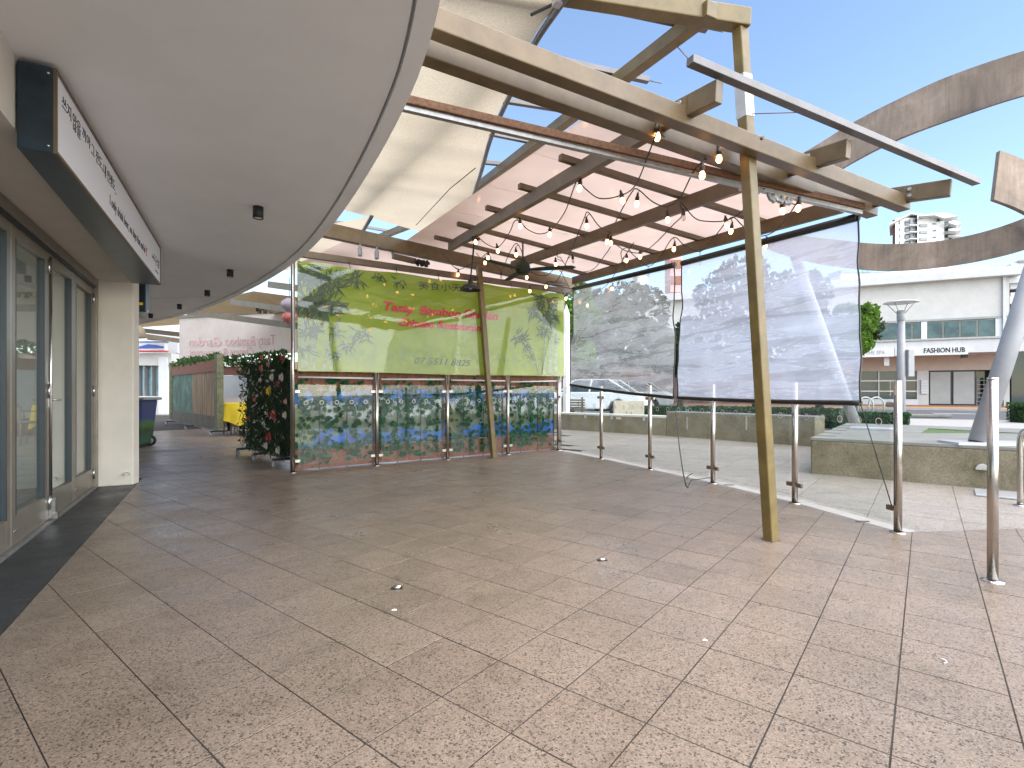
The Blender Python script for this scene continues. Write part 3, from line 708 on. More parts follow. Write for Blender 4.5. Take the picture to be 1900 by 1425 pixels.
mb.add(vs, [(j * (nx + 1) + i, j * (nx + 1) + i + 1, (j + 1) * (nx + 1) + i + 1, (j + 1) * (nx + 1) + i) for j in range(n - 1) for i in range(nx)], True)
build(mb, 'fabric', 'sail_fabric', SAIL)
tail = grid_surf(L1, eps[-1], pl(790, 433, SO), pl(618, 384, SO), 6, 4, .02)
build(tail, 'fabric_end', 'sail_fabric', SAIL)
build(MB().tube([p + Vector((.02, 0, -.02)) for p in eps], .022), 'edge_pipe', 'grey_steel', SAIL)
build(MB().tube([pl(882, 312, SO - .03), pl(835, 350, SO - .04), pl(772, 418, SO - .03)], .006, 5), 'seam_cord', 'brown_steel', SAIL)
cl = pl(1034, 4, SO - .03); build(MB().tube([cl, pl(985, 28, SO - .05)], .009), 'tension_rod', 'black_paint', SAIL)
build(MB().box(cl, (.05, .05, .04), .4), 'tension_clamp', 'steel_plate', SAIL)
S2 = thing('shade_sail', 'second cream shade sail beyond the tan beam above the green banner', 'shade sail', pl(600, 440, SO))
build(grid_surf(pl(540, 430, SO), pl(687, 402, SO), pl(650, 482, SO), pl(480, 510, SO), 8, 6, .02), 'fabric', 'sail_fabric', S2)
build(MB().tube([pl(690, 401, SO - .02), pl(673, 430, SO - .02), pl(655, 482, SO - .02)], .03), 'edge_pipe', 'grey_steel', S2)
uu, ub = pl(765, 416, .9), pl(640, 466, .9)
build(MB().beam(uu, ub, .09, .1), 'support_rafter', 'olive_tan_steel', S2)
for (u0, v0), (u1, v1) in (((560, 400), (728, 430)), ((540, 440), (690, 446))):
    build(MB().beam(pl(u0, v0, .965), pl(u1, v1, .965), .045, .045), 'support_rail', 'grey_steel', S2)

# ------------------------------------------------------------------ ceiling fan, pendant, heater, hanging bottles
hub = pl(970, 497, -.17); fp_ = pl(967, 403, .06); 
FAN = thing('ceiling_fan', 'dark green ceiling fan on a rod under the pergola rafters', 'fan', hub)
build(MB().tube([Vector((hub.x, hub.y, zp(hub.x, hub.y, .17))), hub + Vector((0, 0, .08))], .012), 'down_rod', 'grey_steel', FAN)
build(MB().lathe(hub, [(0, -.09), (.06, -.085), (.095, -.05), (.10, 0), (.09, .05), (.05, .09), (.02, .12), (0, .12)], 18), 'motor', 'hedge_dark', FAN)
for k in range(3):
    ang = R(-12 + 120 * k); dr = Vector((math.cos(ang), math.sin(ang), 0)); sd2 = Vector((-dr.y, dr.x, 0))
    mb = MB(); tl_ = Vector((0, 0, .012))
    pts = [hub + dr * .09 - sd2 * .03, hub + dr * .25 - sd2 * .06, hub + dr * .66 - sd2 * .055, hub + dr * .70, hub + dr * .66 + sd2 * .055, hub + dr * .25 + sd2 * .06, hub + dr * .09 + sd2 * .03]
    pts = [p + Vector((0, 0, -.03 - .12 * (p - hub).dot(sd2))) for p in pts]
    build(mb.slab(pts, .01, (0, 0, 1)), 'blade', 'hedge_dark', FAN)
pd = pl(873, 536, -.42); PD = thing('pendant_lamp', 'black enamel dome pendant lamp hanging in front of the green banner', 'lamp', pd)
top = pl(880, 448, -.02)
build(MB().tube([top, pd + Vector((0, 0, .14))], .011), 'stem', 'black_paint', PD)
build(MB().lathe(pd, [(.148, -.02), (.15, -.012), (.14, .02), (.10, .055), (.045, .075), (.035, .12), (.022, .145), (0, .15)], 24), 'shade', 'black_paint', PD)
build(MB().lathe(pd, [(0, -.01), (.025, 0), (.03, .03), (0, .06)], 10), 'bulb', 'bulb_off', PD)
build(MB().box(top + Vector((0, 0, .03)), (.11, .09, .03), .5), 'ceiling_plate', 'black_paint', PD)
ht = thing('outdoor_heater', 'dark bar heater clamped below the tan beam above the green banner', 'heater', pl(745, 480, -.1))
build(MB().beam(pl(729, 475, -.1), pl(770, 485, -.1), .06, .07), 'bar', 'brown_steel', ht)
build(MB().beam(pl(727, 466, .0), pl(731, 477, -.1), .03, .03), 'arm', 'grey_steel', ht)
mb = MB()
for k in range(14):
    p = pl(770 + k * 1.9, 483 + (k % 4) * 2.2 + k * .3, -.12); mb.box(p, (.035, .035, .05), k, Matrix.Rotation(k * 1.1, 3, 'X') @ Matrix.Rotation(k, 3, 'Y'))
build(mb, 'plug_cluster', 'black_rubber', ht)
for (u, v), nm in (((668, 457), 'nearer the white canopy'), ((699, 463), 'farther from the white canopy')):
    p = pl(u, v, -.1); B_ = thing('hanging_lantern', 'small grey bottle lantern hung under the tan beam, ' + nm, 'lantern', p, 'bottle lanterns on the beam')
    build(MB().lathe(p, [(0, -.13), (.026, -.128), (.03, -.10), (.03, -.03), (.012, 0), (.012, .03), (0, .03)], 12), 'bottle', 'mid_grey', B_)
    build(MB().tube([p + Vector((0, 0, .02)), p + Vector((0, 0, .13))], .004, 5), 'hook', 'brown_steel', B_)

# ------------------------------------------------------------------ string lights
def catm(pts, n=6): return smooth([Vector(p) for p in pts], n)
bulb_me = MB().lathe((0, 0, 0), [(0, -.055), (.009, -.053), (.0165, -.044), (.0195, -.032), (.018, -.018), (.0135, -.006), (.012, 0)], 12).mesh('bulb'); bulb_me.materials.append(M_['bulb_lit'])
bulb_off = bulb_me.copy(); bulb_off.materials.clear(); bulb_off.materials.append(M_['bulb_off'])
sock_me = MB().lathe((0, 0, 0), [(.0135, -.004), (.0175, .0), (.0175, .03), (.012, .036), (.009, .06), (.003, .068), (.0, .068)], 10).mesh('socket'); sock_me.materials.append(M_['bulb_socket'])
def festoon(label, path, bulbs, off=-.06):
    pts = [pl(p[0], p[1], off if len(p) < 3 else p[2]) for p in path]
    T = thing('string_lights', label, 'lights', pts[0], 'festoon cords under the pergola')
    build(MB().tube(catm(pts), .0052, 5), 'cord', 'black_rubber', T)
    for b in bulbs:
        u, v = b[0], b[1]; o_ = off - .06 if len(b) < 3 or b[2] is None else b[2]
        p = pl(u, v, o_) - T.location + Vector((0, 0, .036)); lit = len(b) < 4
        bo = bpy.data.objects.new('bulb', bulb_me if lit else bulb_off); so_ = bpy.data.objects.new('socket', sock_me)
        C.objects.link(bo); C.objects.link(so_); bo.parent = T; bo.location = p; so_.parent = bo
        tilt_ = (rnd.uniform(-.2, .2), rnd.uniform(-.2, .2), 0); bo.rotation_euler = tilt_
        # short drop lead from the cord down to the socket
        w0 = p + T.location + Matrix.Rotation(tilt_[1], 3, 'Y') @ Vector((0, 0, .06))
        cn = min(catm(pts), key=lambda q: (q - w0).length)
        build(MB().tube([w0, cn], .004, 5), 'drop_lead', 'black_rubber', T)
festoon('string of lit bulbs looping from the main beam to the pendant lamp',
    [(1233, 254, .0), (1219, 246, .0), (1210, 268), (1178, 345), (1147, 364), (1112, 368), (1088, 352), (1073, 337, .02), (1066, 345), (1047, 395), (1022, 427), (1000, 434), (978, 425), (966, 412, .0), (955, 410, .02), (945, 432), (925, 458), (905, 454), (886, 440, .0), (880, 448, .0)],
    [(1219, 256, -.03), (1154, 375), (1076, 352, -.05), (1020, 437), (965, 421, -.04), (923, 467), (882, 451, -.05)])
festoon('string of lit bulbs zigzagging between the first purlins and the middle rafter',
    [(1372, 322, .0), (1340, 290, .02), (1316, 297, .02), (1303, 300), (1285, 322), (1262, 366), (1239, 383), (1212, 375), (1183, 351, .08), (1170, 360), (1148, 400), (1132, 430, .04), (1112, 420), (1091, 394, .08), (1082, 410), (1057, 472), (1034, 520, -.2), (1020, 523, -.2)],
    [(1334, 297, -.02), (1303, 328, -.16), (1238.6, 410), (1182, 380, -.05), (1133.5, 453, -.05), (1127, 450, -.05), (1088.7, 421, -.05), (1063, 486, -.12, 1)])
festoon('string of lit bulbs hanging from the far rafter ends near the ceiling fan',
    [(895, 492, .0), (880, 487), (850, 500, -.14), (830, 480, -.0), (822, 472, .0)] , [(850, 511, -.18)])
festoon('string of lit bulbs draped from the pendant lamp across the fan and down the corner',
    [(884, 470, -.1), (893, 478), (905, 470, .02), (915, 488), (931, 500), (945, 470), (957, 452, .06), (966, 462), (978, 492), (993, 508, -.1), (1014, 511, -.12), (1035, 498), (1052, 526, -.12), (1062, 541, -.14), (1080, 549, -.2), (1090, 552, -.22), (1110, 541, -.2), (1131, 523, -.1), (1158, 478), (1176, 450, .06)],
    [(900, 489, -.08), (906, 480, -.06), (930, 515, -.14, 1), (957.5, 474), (977.5, 516, -.16), (983, 541, -.26), (1014, 533, -.2), (1050, 555, -.26), (1090, 568, -.28), (1136, 537, -.2)])
festoon('string of lit bulbs looping from the middle rafter to the outer rafter',
    [(1034, 462, .06), (1034, 476), (1040, 478), (1052, 494), (1074, 504), (1100, 500), (1125, 470), (1139, 453), (1160, 465), (1189, 469), (1215, 452), (1248, 418), (1266, 399), (1263, 376, .06), (1290, 405), (1318, 411), (1347, 409), (1372, 396), (1400, 366), (1418, 350, -.06)],
    [(1031, 492, -.1), (1188, 478, -.1), (1268, 407, -.1, 1), (1348, 420, -.1)])
festoon('string of lit bulbs looped along the outer rafter above the clear blinds',
    [(1160, 500, .02), (1152, 470), (1164, 460, .08), (1176, 474), (1203, 494, .02), (1225, 476), (1249, 441, .08), (1270, 455), (1299, 467, .02), (1325, 440), (1356, 404, .08), (1375, 416), (1395, 435, .02), (1420, 437, .02), (1448, 420), (1480, 374, -.1)],
    [(1162.6, 485, -.06), (1203, 512, -.1, 1), (1251, 464, -.06), (1299, 490, -.1, 1), (1357, 431, -.06), (1421, 458, -.1), (1451.6, 394, -.16), (1482, 389, -.16)])

# ================================================================== SCREEN WALL WITH GREEN BANNER
WN2 = Vector((WPd.y, -WPd.x, 0))                     # towards the terrace
def wp(t, z, n=0.): return W0 + WPd * t + WN2 * n + Vector((0, 0, z))
wrz = math.atan2(WPd.y, WPd.x); PITCH = 1.088
BW = thing('glass_balustrade', 'stainless post and glass balustrade in front of the scenic ivy screens', 'balustrade', wp(2.2, 0))
for i in range(5):
    h = 2.68 if i == 0 else 1.285
    po = build(MB().tube([wp(PITCH * i, 0), wp(PITCH * i, h)], .028 if i else .026, 14), 'post', 'stainless', BW)
    build(MB().lathe(wp(PITCH * i, 0), [(.05, 0), (.05, .006), (.03, .010)], 14), 'base_flange', 'stainless', BW)
    for z in (.14, 1.02):
        for sgn in (-1, 1):
            if (i == 0 and sgn < 0) or (i == 4 and sgn > 0): continue
            c = wp(PITCH * i + sgn * .055, z, -.005); build(MB().box(c, (.07, .03, .045), wrz), 'glass_clamp', 'stainless', BW, .008)
for i in range(4):
    t0, t1 = PITCH * i + .06, PITCH * (i + 1) - .06
    pn = build(MB().box(wp((t0 + t1) / 2, .59, 0), (t1 - t0, .010, 1.04), wrz), 'glass_panel', 'clear_glass', BW)
    for k in range(5):
        c = wp(t0 + (k + .5) * (t1 - t0) / 5, .88, .0065); mb = MB(); nseg = 18
        vs = [c + (WPd * math.cos(2 * math.pi * q / nseg) + Vector((0, 0, math.sin(2 * math.pi * q / nseg)))) * r_ for r_ in (.020, .028) for q in range(nseg)]
        mb.add(vs, [(q, (q + 1) % nseg, nseg + (q + 1) % nseg, nseg + q) for q in range(nseg)]); build(mb, 'frosted_ring', 'white_petal', pn)
    z0, z1 = ((1.205, 1.20), (1.19, 1.20), (1.19, 1.19), (1.175, 1.20))[i]
    build(MB().tube([wp(t0 - .0, z0, .01), wp(t1, z1, .01)], .012, 8), 'top_rail', 'white_paint', BW)
# picture screens behind the glass
for i in range(4):
    base = ['beside the flower wall', 'second from the flower wall', 'behind the leaning tan post', 'at the corner by the clear blinds'][i]
    SC = thing('picture_screen', 'scenic lake screen ' + base, 'screen', wp(PITCH * (i + .5), 0, -.16), 'scenic screens behind the glass')
    t0, t1 = PITCH * i + .002, PITCH * (i + 1) - .002; w = (t1 - t0) / 3
    for k in range(3):
        c = (t0 + w * (k + .5))
        build(MB().box(wp(c, .665, -.17), (w - .008, .012, .77), wrz), 'picture_board', 'scenic_print', SC)
    build(MB().box(wp((t0 + t1) / 2, 1.185, -.168), (t1 - t0, .02, .25), wrz), 'brush_band', 'brush_brown', SC)
    build(MB().box(wp((t0 + t1) / 2, .145, -.168), (t1 - t0, .02, .26), wrz), 'brush_band', 'brush_brown', SC)
    build(MB().beam(wp(t0, .07, -.155), wp(t1, .07, -.155), .02, .014), 'bottom_rail', 'brush_brown', SC)
    for k in range(4): build(MB().box(wp(t0 + w * k + (.006 if k == 0 else -.006 if k == 3 else 0), .63, -.158), (.012, .014, 1.26), wrz), 'batten', 'timber_dark', SC)
    # gourd / pampas shapes in the picture, raised print
    if i in (0, 2):
        gs = [wp(t0 + .05, .34, -.157), wp(t0 + .28, .34, -.157), wp(t0 + .29, .5, -.157), wp(t0 + .22, .68, -.157), wp(t0 + .11, .82, -.157), wp(t0 + .04, .80, -.157)]
        build(MB().slab(gs, .003, WN2), 'printed_gourd', 'timber_green' if i == 2 else 'printed_sage', SC) if 'printed_sage' in M_ else build(MB().slab(gs, .003, WN2), 'printed_gourd', 'offwhite_paint', SC)
# ivy
lfm = MB(); lp = [(0, -.5), (.18, -.42), (.5, -.25), (.34, -.02), (.46, .22), (.18, .24), (0, .55), (-.18, .24), (-.46, .22), (-.34, -.02), (-.5, -.25), (-.18, -.42)]
lfm.add([(0, .06, 0)] + [(x, -.06 if False else (.10 * abs(x)), y) for x, y in lp], [(0, 1 + i, 1 + (i + 1) % 12) for i in range(12)])
leaf_me = lfm.mesh('leaf'); leaf_me.materials.append(M_['leaf_ivy']); leaf_me2 = leaf_me.copy(); leaf_me2.materials.clear(); leaf_me2.materials.append(M_['leaf_green'])
leaf_me3 = leaf_me.copy(); leaf_me3.materials.clear(); leaf_me3.materials.append(M_['leaf_dark'])
ir = random.Random(11)
for i in range(4):
    IV = thing('ivy_vine', 'artificial ivy trailing over the scenic screen ' + ['next to the flower wall', 'second from the flower wall', 'behind the leaning tan post', 'at the corner by the clear blinds'][i], 'ivy', wp(PITCH * (i + .5), .1, -.12), 'ivy on the scenic screens')
    spots = []
    for st in range(6):
        t = PITCH * i + .12 + st * .165 + ir.uniform(-.03, .03); z = 1.14; path = [wp(t, 1.2, -.135)]
        while z > .16 + ir.uniform(0, .45) * (st % 2):
            t += ir.uniform(-.035, .035); t = min(max(t, PITCH * i + .06), PITCH * (i + 1) - .06); z -= ir.uniform(.05, .085); path.append(wp(t, z, -.13)); spots.append((t, z))
        build(MB().tube(path, .004, 5), 'stem', 'timber_dark', IV)
    while len(spots) < 270: spots.append((PITCH * i + ir.uniform(.08, 1.0), ir.choice((ir.uniform(.10, .34), ir.uniform(.75, 1.2), ir.uniform(.3, .9)))))
    ir.shuffle(spots); joined = MB()
    for k, (t, z) in enumerate(spots):
        p = wp(t + ir.uniform(-.045, .045), z + ir.uniform(-.03, .03), ir.uniform(-.13, -.075)); sz = ir.uniform(.052, .085)
        Mx = Matrix.Rotation(wrz, 4, 'Z') @ Matrix.Rotation(ir.uniform(-.6, .6), 4, 'X') @ Matrix.Rotation(ir.uniform(2.2, 4.1), 4, 'Y') @ Matrix.Rotation(ir.uniform(-.5, .5), 4, 'Z') @ Matrix.Scale(sz, 4)
        if k < 74:
            o = bpy.data.objects.new('leaf', leaf_me if ir.random() < .6 else ir.choice((leaf_me2, leaf_me3))); C.objects.link(o); o.parent = IV
            Mx.translation = p - IV.location; o.matrix_local = Mx
        else:
            Mx.translation = p; joined.add([Mx @ v for v in lfm.v], lfm.f)
    kind(build(joined, 'small_leaves', 'leaf_ivy', IV), 'stuff')
# banner: print, bamboo, lettering, clear cover
BN = thing('restaurant_banner', 'green bamboo banner with red restaurant lettering under a clear plastic cover', 'banner', wp(2.2, 1.28))
bl, br_ = .04, 4.40
nx, ny = 40, 8; vs = []
def bz(t, s_): return (1.275 + .008 * math.sin(t * 2)) * (1 - s_) + (2.655 + .06 * (t / 4.4) + .012 * math.sin(t * 5.5)) * s_
def bn(t, s_): return .055 + .010 * math.sin(t * 6.3 + s_ * 2) * (1 - .5 * s_)
for j in range(ny + 1):
    for i in range(nx + 1):
        t = bl + (br_ - bl) * i / nx; s_ = j / ny; vs.append(wp(t, bz(t, s_), bn(t, s_)))
fc = [(j * (nx + 1) + i, j * (nx + 1) + i + 1, (j + 1) * (nx + 1) + i + 1, (j + 1) * (nx + 1) + i) for j in range(ny) for i in range(nx)]
build(MB().add(vs, fc, True), 'printed_sheet', 'banner_green', BN)
build(MB().add([wp(bl + (br_ - bl) * i / nx, bz(bl + (br_ - bl) * i / nx, j / ny), .088 + .0012 * math.sin(i * .9) + .001 * math.sin(i * .23 + j)) for j in range(ny + 1) for i in range(nx + 1)], fc, True), 'clear_cover', 'clear_cover', BN)
def bt_(u, v): p = onv(u, v, W0, WPd); return (Vector((p.x, p.y, 0)) - W0).dot(WPd), p.z
PN = .072
def btext(body, uv0, uv1, size, mat, shear, bold=0., name='lettering'):
    (t0, z0), (t1, z1) = bt_(*uv0), bt_(*uv1)
    x = WPd * (t1 - t0) + Vector((0, 0, z1 - z0)); L = x.length; x.normalize(); y = Vector((0, 0, 1)) - x * x.z
    text(body, size, frame(wp(t0, z0, PN), x, y), name, mat, BN, ext=.0006, shear=shear, bold=bold, width=L)
btext('Tasty', (708, 576), (766, 583), .17, 'red_print', .18, .006); btext('Bamboo', (775, 583), (851, 590), .165, 'red_print', .18, .006); btext('Garden', (857, 589), (919, 594), .165, 'red_print', .18, .006)
btext('Chinese', (736, 605), (801, 609), .14, 'red_print', .18, .006); btext('Restaurant', (807, 609), (896, 616), .135, 'red_print', .18, .006)
btext('美食小天地', (773, 537), (870, 543), .13, 'print_ink', 0); btext('07 5511 8825', (765, 675), (869, 680), .135, 'print_ink', .3)
def bamboo(stalks, mat_l, clusters, seed):
    r_ = random.Random(seed)
    for (t0, t1, z1, w) in stalks:
        mb = MB(); n = 9
        for k in range(n):
            a, b = k / n, (k + .93) / n; za, zb_ = 1.285 + (z1 - 1.285) * a, 1.285 + (z1 - 1.285) * b
            ta_, tb_ = t0 + (t1 - t0) * a ** 1.5, t0 + (t1 - t0) * b ** 1.5
            mb.add([wp(ta_ - w * (1 - .4 * a), za, PN - .004), wp(ta_ + w * (1 - .4 * a), za, PN - .004), wp(tb_ + w * (1 - .4 * b), zb_, PN - .004), wp(tb_ - w * (1 - .4 * b), zb_, PN - .004)], [(0, 1, 2, 3)])
        build(mb, 'printed_stalk', 'print_stalk', BN)
    for (t, z, R_, n) in clusters:
        mb = MB()
        for k in range(n):
            a = r_.uniform(0, 6.28); a = a if math.sin(a) < .5 or r_.random() < .5 else -a; L = R_ * r_.uniform(.45, 1); w = R_ * .06; s0_ = r_.uniform(0, R_ * .5); c_ = (t + r_.uniform(-.5, .5) * R_, z + r_.uniform(-.3, .3) * R_)
            d_ = (math.cos(a), math.sin(a)); pts = [(c_[0], c_[1]), (c_[0] + d_[0] * L * .4 - d_[1] * w, c_[1] + d_[1] * L * .4 + d_[0] * w), (c_[0] + d_[0] * L, c_[1] + d_[1] * L), (c_[0] + d_[0] * L * .4 + d_[1] * w, c_[1] + d_[1] * L * .4 - d_[0] * w)]
            nn_ = PN - .003 + .0006 * (k % 4)
            pts = [(max(bl, min(br_, x)), min(y, 2.64)) for x, y in pts]
            mb.add([wp(x, y, nn_) for x, y in pts], [(0, 1, 2, 3)])
        kind(build(mb, 'printed_leaves', mat_l, BN), 'stuff')
bamboo([(.12, .10, 2.3, .04), (.22, .28, 2.1, .035), (.36, .58, 2.0, .026), (.44, .75, 1.8, .022)], 'print_bamboo', [(.2, 2.5, .28, 60), (.45, 2.45, .25, 40), (.75, 2.55, .2, 24), (1.1, 2.58, .14, 16), (1.4, 2.57, .14, 14), (.25, 2.15, .32, 80), (.5, 2.12, .22, 36), (.2, 1.8, .2, 40), (.55, 1.8, .12, 20), (.85, 1.78, .18, 26), (.68, 1.62, .13, 22), (.12, 1.55, .15, 24), (.5, 1.5, .12, 18)], 5)
bamboo([(4.08, 4.14, 2.5, .05), (4.2, 4.2, 2.6, .045), (3.95, 4.0, 2.2, .025), (3.86, 3.6, 1.85, .022)], 'print_bamboo', [(3.95, 2.55, .26, 40), (4.05, 2.3, .25, 46), (3.75, 2.35, .2, 24), (3.95, 2.05, .18, 26), (3.45, 1.9, .2, 26), (3.6, 1.75, .14, 20), (3.65, 1.6, .1, 12), (4.2, 1.9, .12, 16)], 6)
for t in (.06, .7, 1.35, 2.0, 2.65, 3.3, 3.95, 4.38):
    build(MB().tube([wp(t, bz(t, 1) - .012, .07), wp(t, bz(t, 1) + .09, .035)], .004, 5), 'cable_tie', 'black_rubber', BN)
    build(MB().tube([wp(t, 1.285, .07), wp(t + .02, 1.245, .04)], .005, 5), 'cable_tie', 'black_rubber', BN)
build(MB().beam(wp(bl, 1.288, .075), wp(br_, 1.288, .075), .008, .02), 'hem', 'banner_green', BN)

# ================================================================== STREET-SIDE GLASS BALUSTRADE
GB = thing('glass_balustrade', 'curved stainless post and clear glass balustrade along the plaza edge', 'balustrade', rail_pts[2])
for i, p in enumerate(rail_pts):
    h = 1.105 if i != 5 else 1.25
    build(MB().tube([p, p + Vector((0, 0, h))], .0265, 16), 'post', 'stainless', GB)
    build(MB().lathe(p, [(.052, 0), (.052, .005), (.03, .008)], 16), 'base_flange', 'stainless', GB)
    for z in (.17, .93):
        for q in ([rail_pts[i + 1]] if i < 5 else []) + ([rail_pts[i - 1]] if i > 0 else []):
            d = (q - p).normalized(); build(MB().box(p + d * .055 + Vector((0, 0, z)), (.065, .028, .04), math.atan2(d.y, d.x)), 'glass_clamp', 'brown_steel' if z < .5 else 'stainless', GB, .008)
for i in range(5):
    a, b = rail_pts[i], rail_pts[i + 1]; d = (b - a).normalized(); L = (b - a).length
    c = (a + b) / 2 + Vector((0, 0, .585))
    pn = build(MB().box(c, (L - .12, .010, 1.03), math.atan2(d.y, d.x)), 'glass_panel', 'clear_glass', GB)
    nI = -curve_half[i][1]
    for k in range(5):
        cc = a + d * (.06 + (L - .12) * (k + .5) / 5) + Vector((0, 0, .80)) + nI * .0065; nseg = 18; mb = MB()
        vs = [cc + (d * math.cos(2 * math.pi * q / nseg) + Vector((0, 0, math.sin(2 * math.pi * q / nseg)))) * r_ for r_ in (.021, .029) for q in range(nseg)]
        mb.add(vs, [(q, (q + 1) % nseg, nseg + (q + 1) % nseg, nseg + q) for q in range(nseg)]); build(mb, 'frosted_ring', 'white_petal', pn)

# ================================================================== CLEAR ROLL-DOWN BLINDS
def blind(label, mat, tl, tr, bL, bR, seed, cord_to, bow):
    B = thing('clear_blind', label, 'blind', (bL + bR) / 2)
    nx, ny = 22, 26; vs = []; r_ = random.Random(seed); ph = [r_.uniform(0, 6) for _ in range(8)]
    nrm = (tr - tl).cross(Vector((0, 0, 1))).normalized()
    for j in range(ny + 1):
        for i in range(nx + 1):
            s_, t_ = i / nx, j / ny; p = tl.lerp(tr, s_).lerp(bL.lerp(bR, s_), t_)
            w = .012 * math.sin(9 * t_ + 3 * s_ + ph[0]) + .009 * math.sin(17 * t_ - 2 * s_ + ph[1]) + .006 * math.sin(31 * t_ + 5 * s_ + ph[2]) + .012 * math.sin(5 * s_ + 4 * t_ + ph[3])
            p += nrm * w * math.sin(math.pi * min(1, t_ * 1.05)) ** .5
            p.z -= bow * math.sin(math.pi * s_) * t_; vs.append(p)
    build(MB().add(vs, [(j * (nx + 1) + i, j * (nx + 1) + i + 1, (j + 1) * (nx + 1) + i + 1, (j + 1) * (nx + 1) + i) for j in range(ny) for i in range(nx)], True), 'clear_film', mat, B)
    bot = vs[-(nx + 1):]; left = vs[0::nx + 1]; right = vs[nx::nx + 1]
    build(MB().tube(bot, .021, 8), 'bottom_bar', 'black_vinyl', B)
    build(MB().tube([v + Vector((0, 0, -.03)) for v in (tl, tr)], .034, 12), 'roller_sleeve', 'black_vinyl', B)
    for nm, e in (('left', left), ('right', right)):
        build(MB().tube([v + nrm * .004 for v in e], .0075, 6), 'edge_zip', 'black_vinyl', B)
    fl_ = MB(); m0 = len(bot)
    fv = [v + Vector((0, 0, -.02)) for v in bot] + [v + Vector((0, 0, -.17 - .02 * math.sin(i * .9))) + nrm * (.02 * math.sin(i * 1.3)) for i, v in enumerate(bot)]
    build(MB().add(fv, [(i, i + 1, m0 + i + 1, m0 + i) for i in range(m0 - 1)], True), 'skirt', 'clear_cover', B)
    for pth in cord_to: build(MB().tube(catm(pth, 5), .0038, 5), 'tie_cord', 'black_rubber', B)
    return B
r3a, r3b = rf[2][0], rf[2][1]; r3d = (r3b - r3a).normalized(); inn = Vector((-.9, -.42, 0)).normalized()
def on_r3(u, v): return onv(u, v, r3a + inn * .06, r3d)
c_in = [h[1] for h in curve_half]
def bb(u, v):                                        # foot of a blind: just inside the line of glass
    best = None
    for i in range(5):
        a, b = rail_pts[i], rail_pts[i + 1]; p = onv(u, v, a - curve_half[i][1] * .09, b - a); s_ = (Vector((p.x, p.y, 0)) - a).dot((b - a)) / (b - a).length_squared
        if best is None or abs(s_ - .5) < best[0]: best = (abs(s_ - .5), p)
    return best[1]
blind('clear plastic blind with crease marks beside the green banner', 'pvc_film', on_r3(1064, 533), on_r3(1252, 487), bb(1058, 714), bb(1250, 738), 3,
    [[bb(1251, 740), gp(1268, 880, .55), gp(1285, 890, .30), gp(1318, 886, .17)], [gp(1285, 878, .33), gp(1276, 884, .2), gp(1274, 888, .1)]], .015)
blind('clear bluish plastic blind hanging behind the leaning tan post', 'pvc_film_blue', on_r3(1266, 484), on_r3(1592, 396), bb(1258, 738), bb(1597, 748), 8,
    [[bb(1597, 750), rail_pts[0] + Vector((-.03, .02, .19))], [rail_pts[0] + Vector((-.035, -.02, 1.0)), rail_pts[0] + Vector((-.035, -.02, .2))]], .01)

# ================================================================== STREET FURNITURE AND PLAZA
def bollard(label, p, h, r_):
    B = thing('steel_bollard', label, 'bollard', p)
    build(MB().tube([p, p + Vector((0, 0, h))], r_, 18), 'tube', 'stainless', B)
    build(MB().lathe(p, [(r_ * 2.1, 0), (r_ * 2.1, .004), (r_ * 1.02, .008)], 20), 'flange', 'chrome', B)
    build(MB().lathe(p + Vector((0, 0, h)), [(r_ * 1.03, -.006), (r_ * 1.03, .002), (0, .004)], 18), 'cap', 'chrome', B)
bollard('tall polished steel post standing alone on the tiles in front of the concrete block', gp(1842, 1078), 1.1, .0245)
hp = gp(1893, 938); HP = thing('handrail_hoop', 'bent stainless handrail hoop beside the concrete block', 'handrail', hp)
tp = hp + Vector((.0, 0, .0)); hd = TE
build(MB().tube(smooth([tp, tp + Vector((0, 0, .35)), tp + Vector((0, 0, .60)), tp + hd * .04 + Vector((0, 0, .68)), tp + hd * .14 + Vector((0, 0, .71)), tp + hd * .7 + Vector((0, 0, .71)), tp + hd * .80 + Vector((0, 0, .68)), tp + hd * .84 + Vector((0, 0, .6)), tp + hd * .84], 4), .022, 12), 'tube', 'stainless', HP)
for q in (tp, tp + hd * .84): build(MB().lathe(q, [(.05, 0), (.05, .006), (.024, .01)], 14), 'flange', 'chrome', HP)
mp_ = gp(1872, 920); tag(build(MB().box(mp_ + Vector((0, 0, .008)), (.5, .42, .016), R(-40)), 'steel_cover', 'steel_plate', bevel=.003), 'flat grey steel cover plate on the pavement by the concrete block', 'cover plate')
# concrete block
k0 = gp(1504, 878); kd = TE; ks = (gp(1546, 784, .445) - k0); ks.z = 0; ks = TD * ks.length
CB = thing('concrete_block', 'large low concrete block with notched edge and a small lawn opening', 'concrete block', k0 + kd * 2)
L = 7.5; H = .445
poly = [k0, k0 + kd * L, k0 + kd * L + ks, k0 + ks]
build(MB().prism(poly, -.03, H - .03), 'body', 'concrete_block', CB, .02)
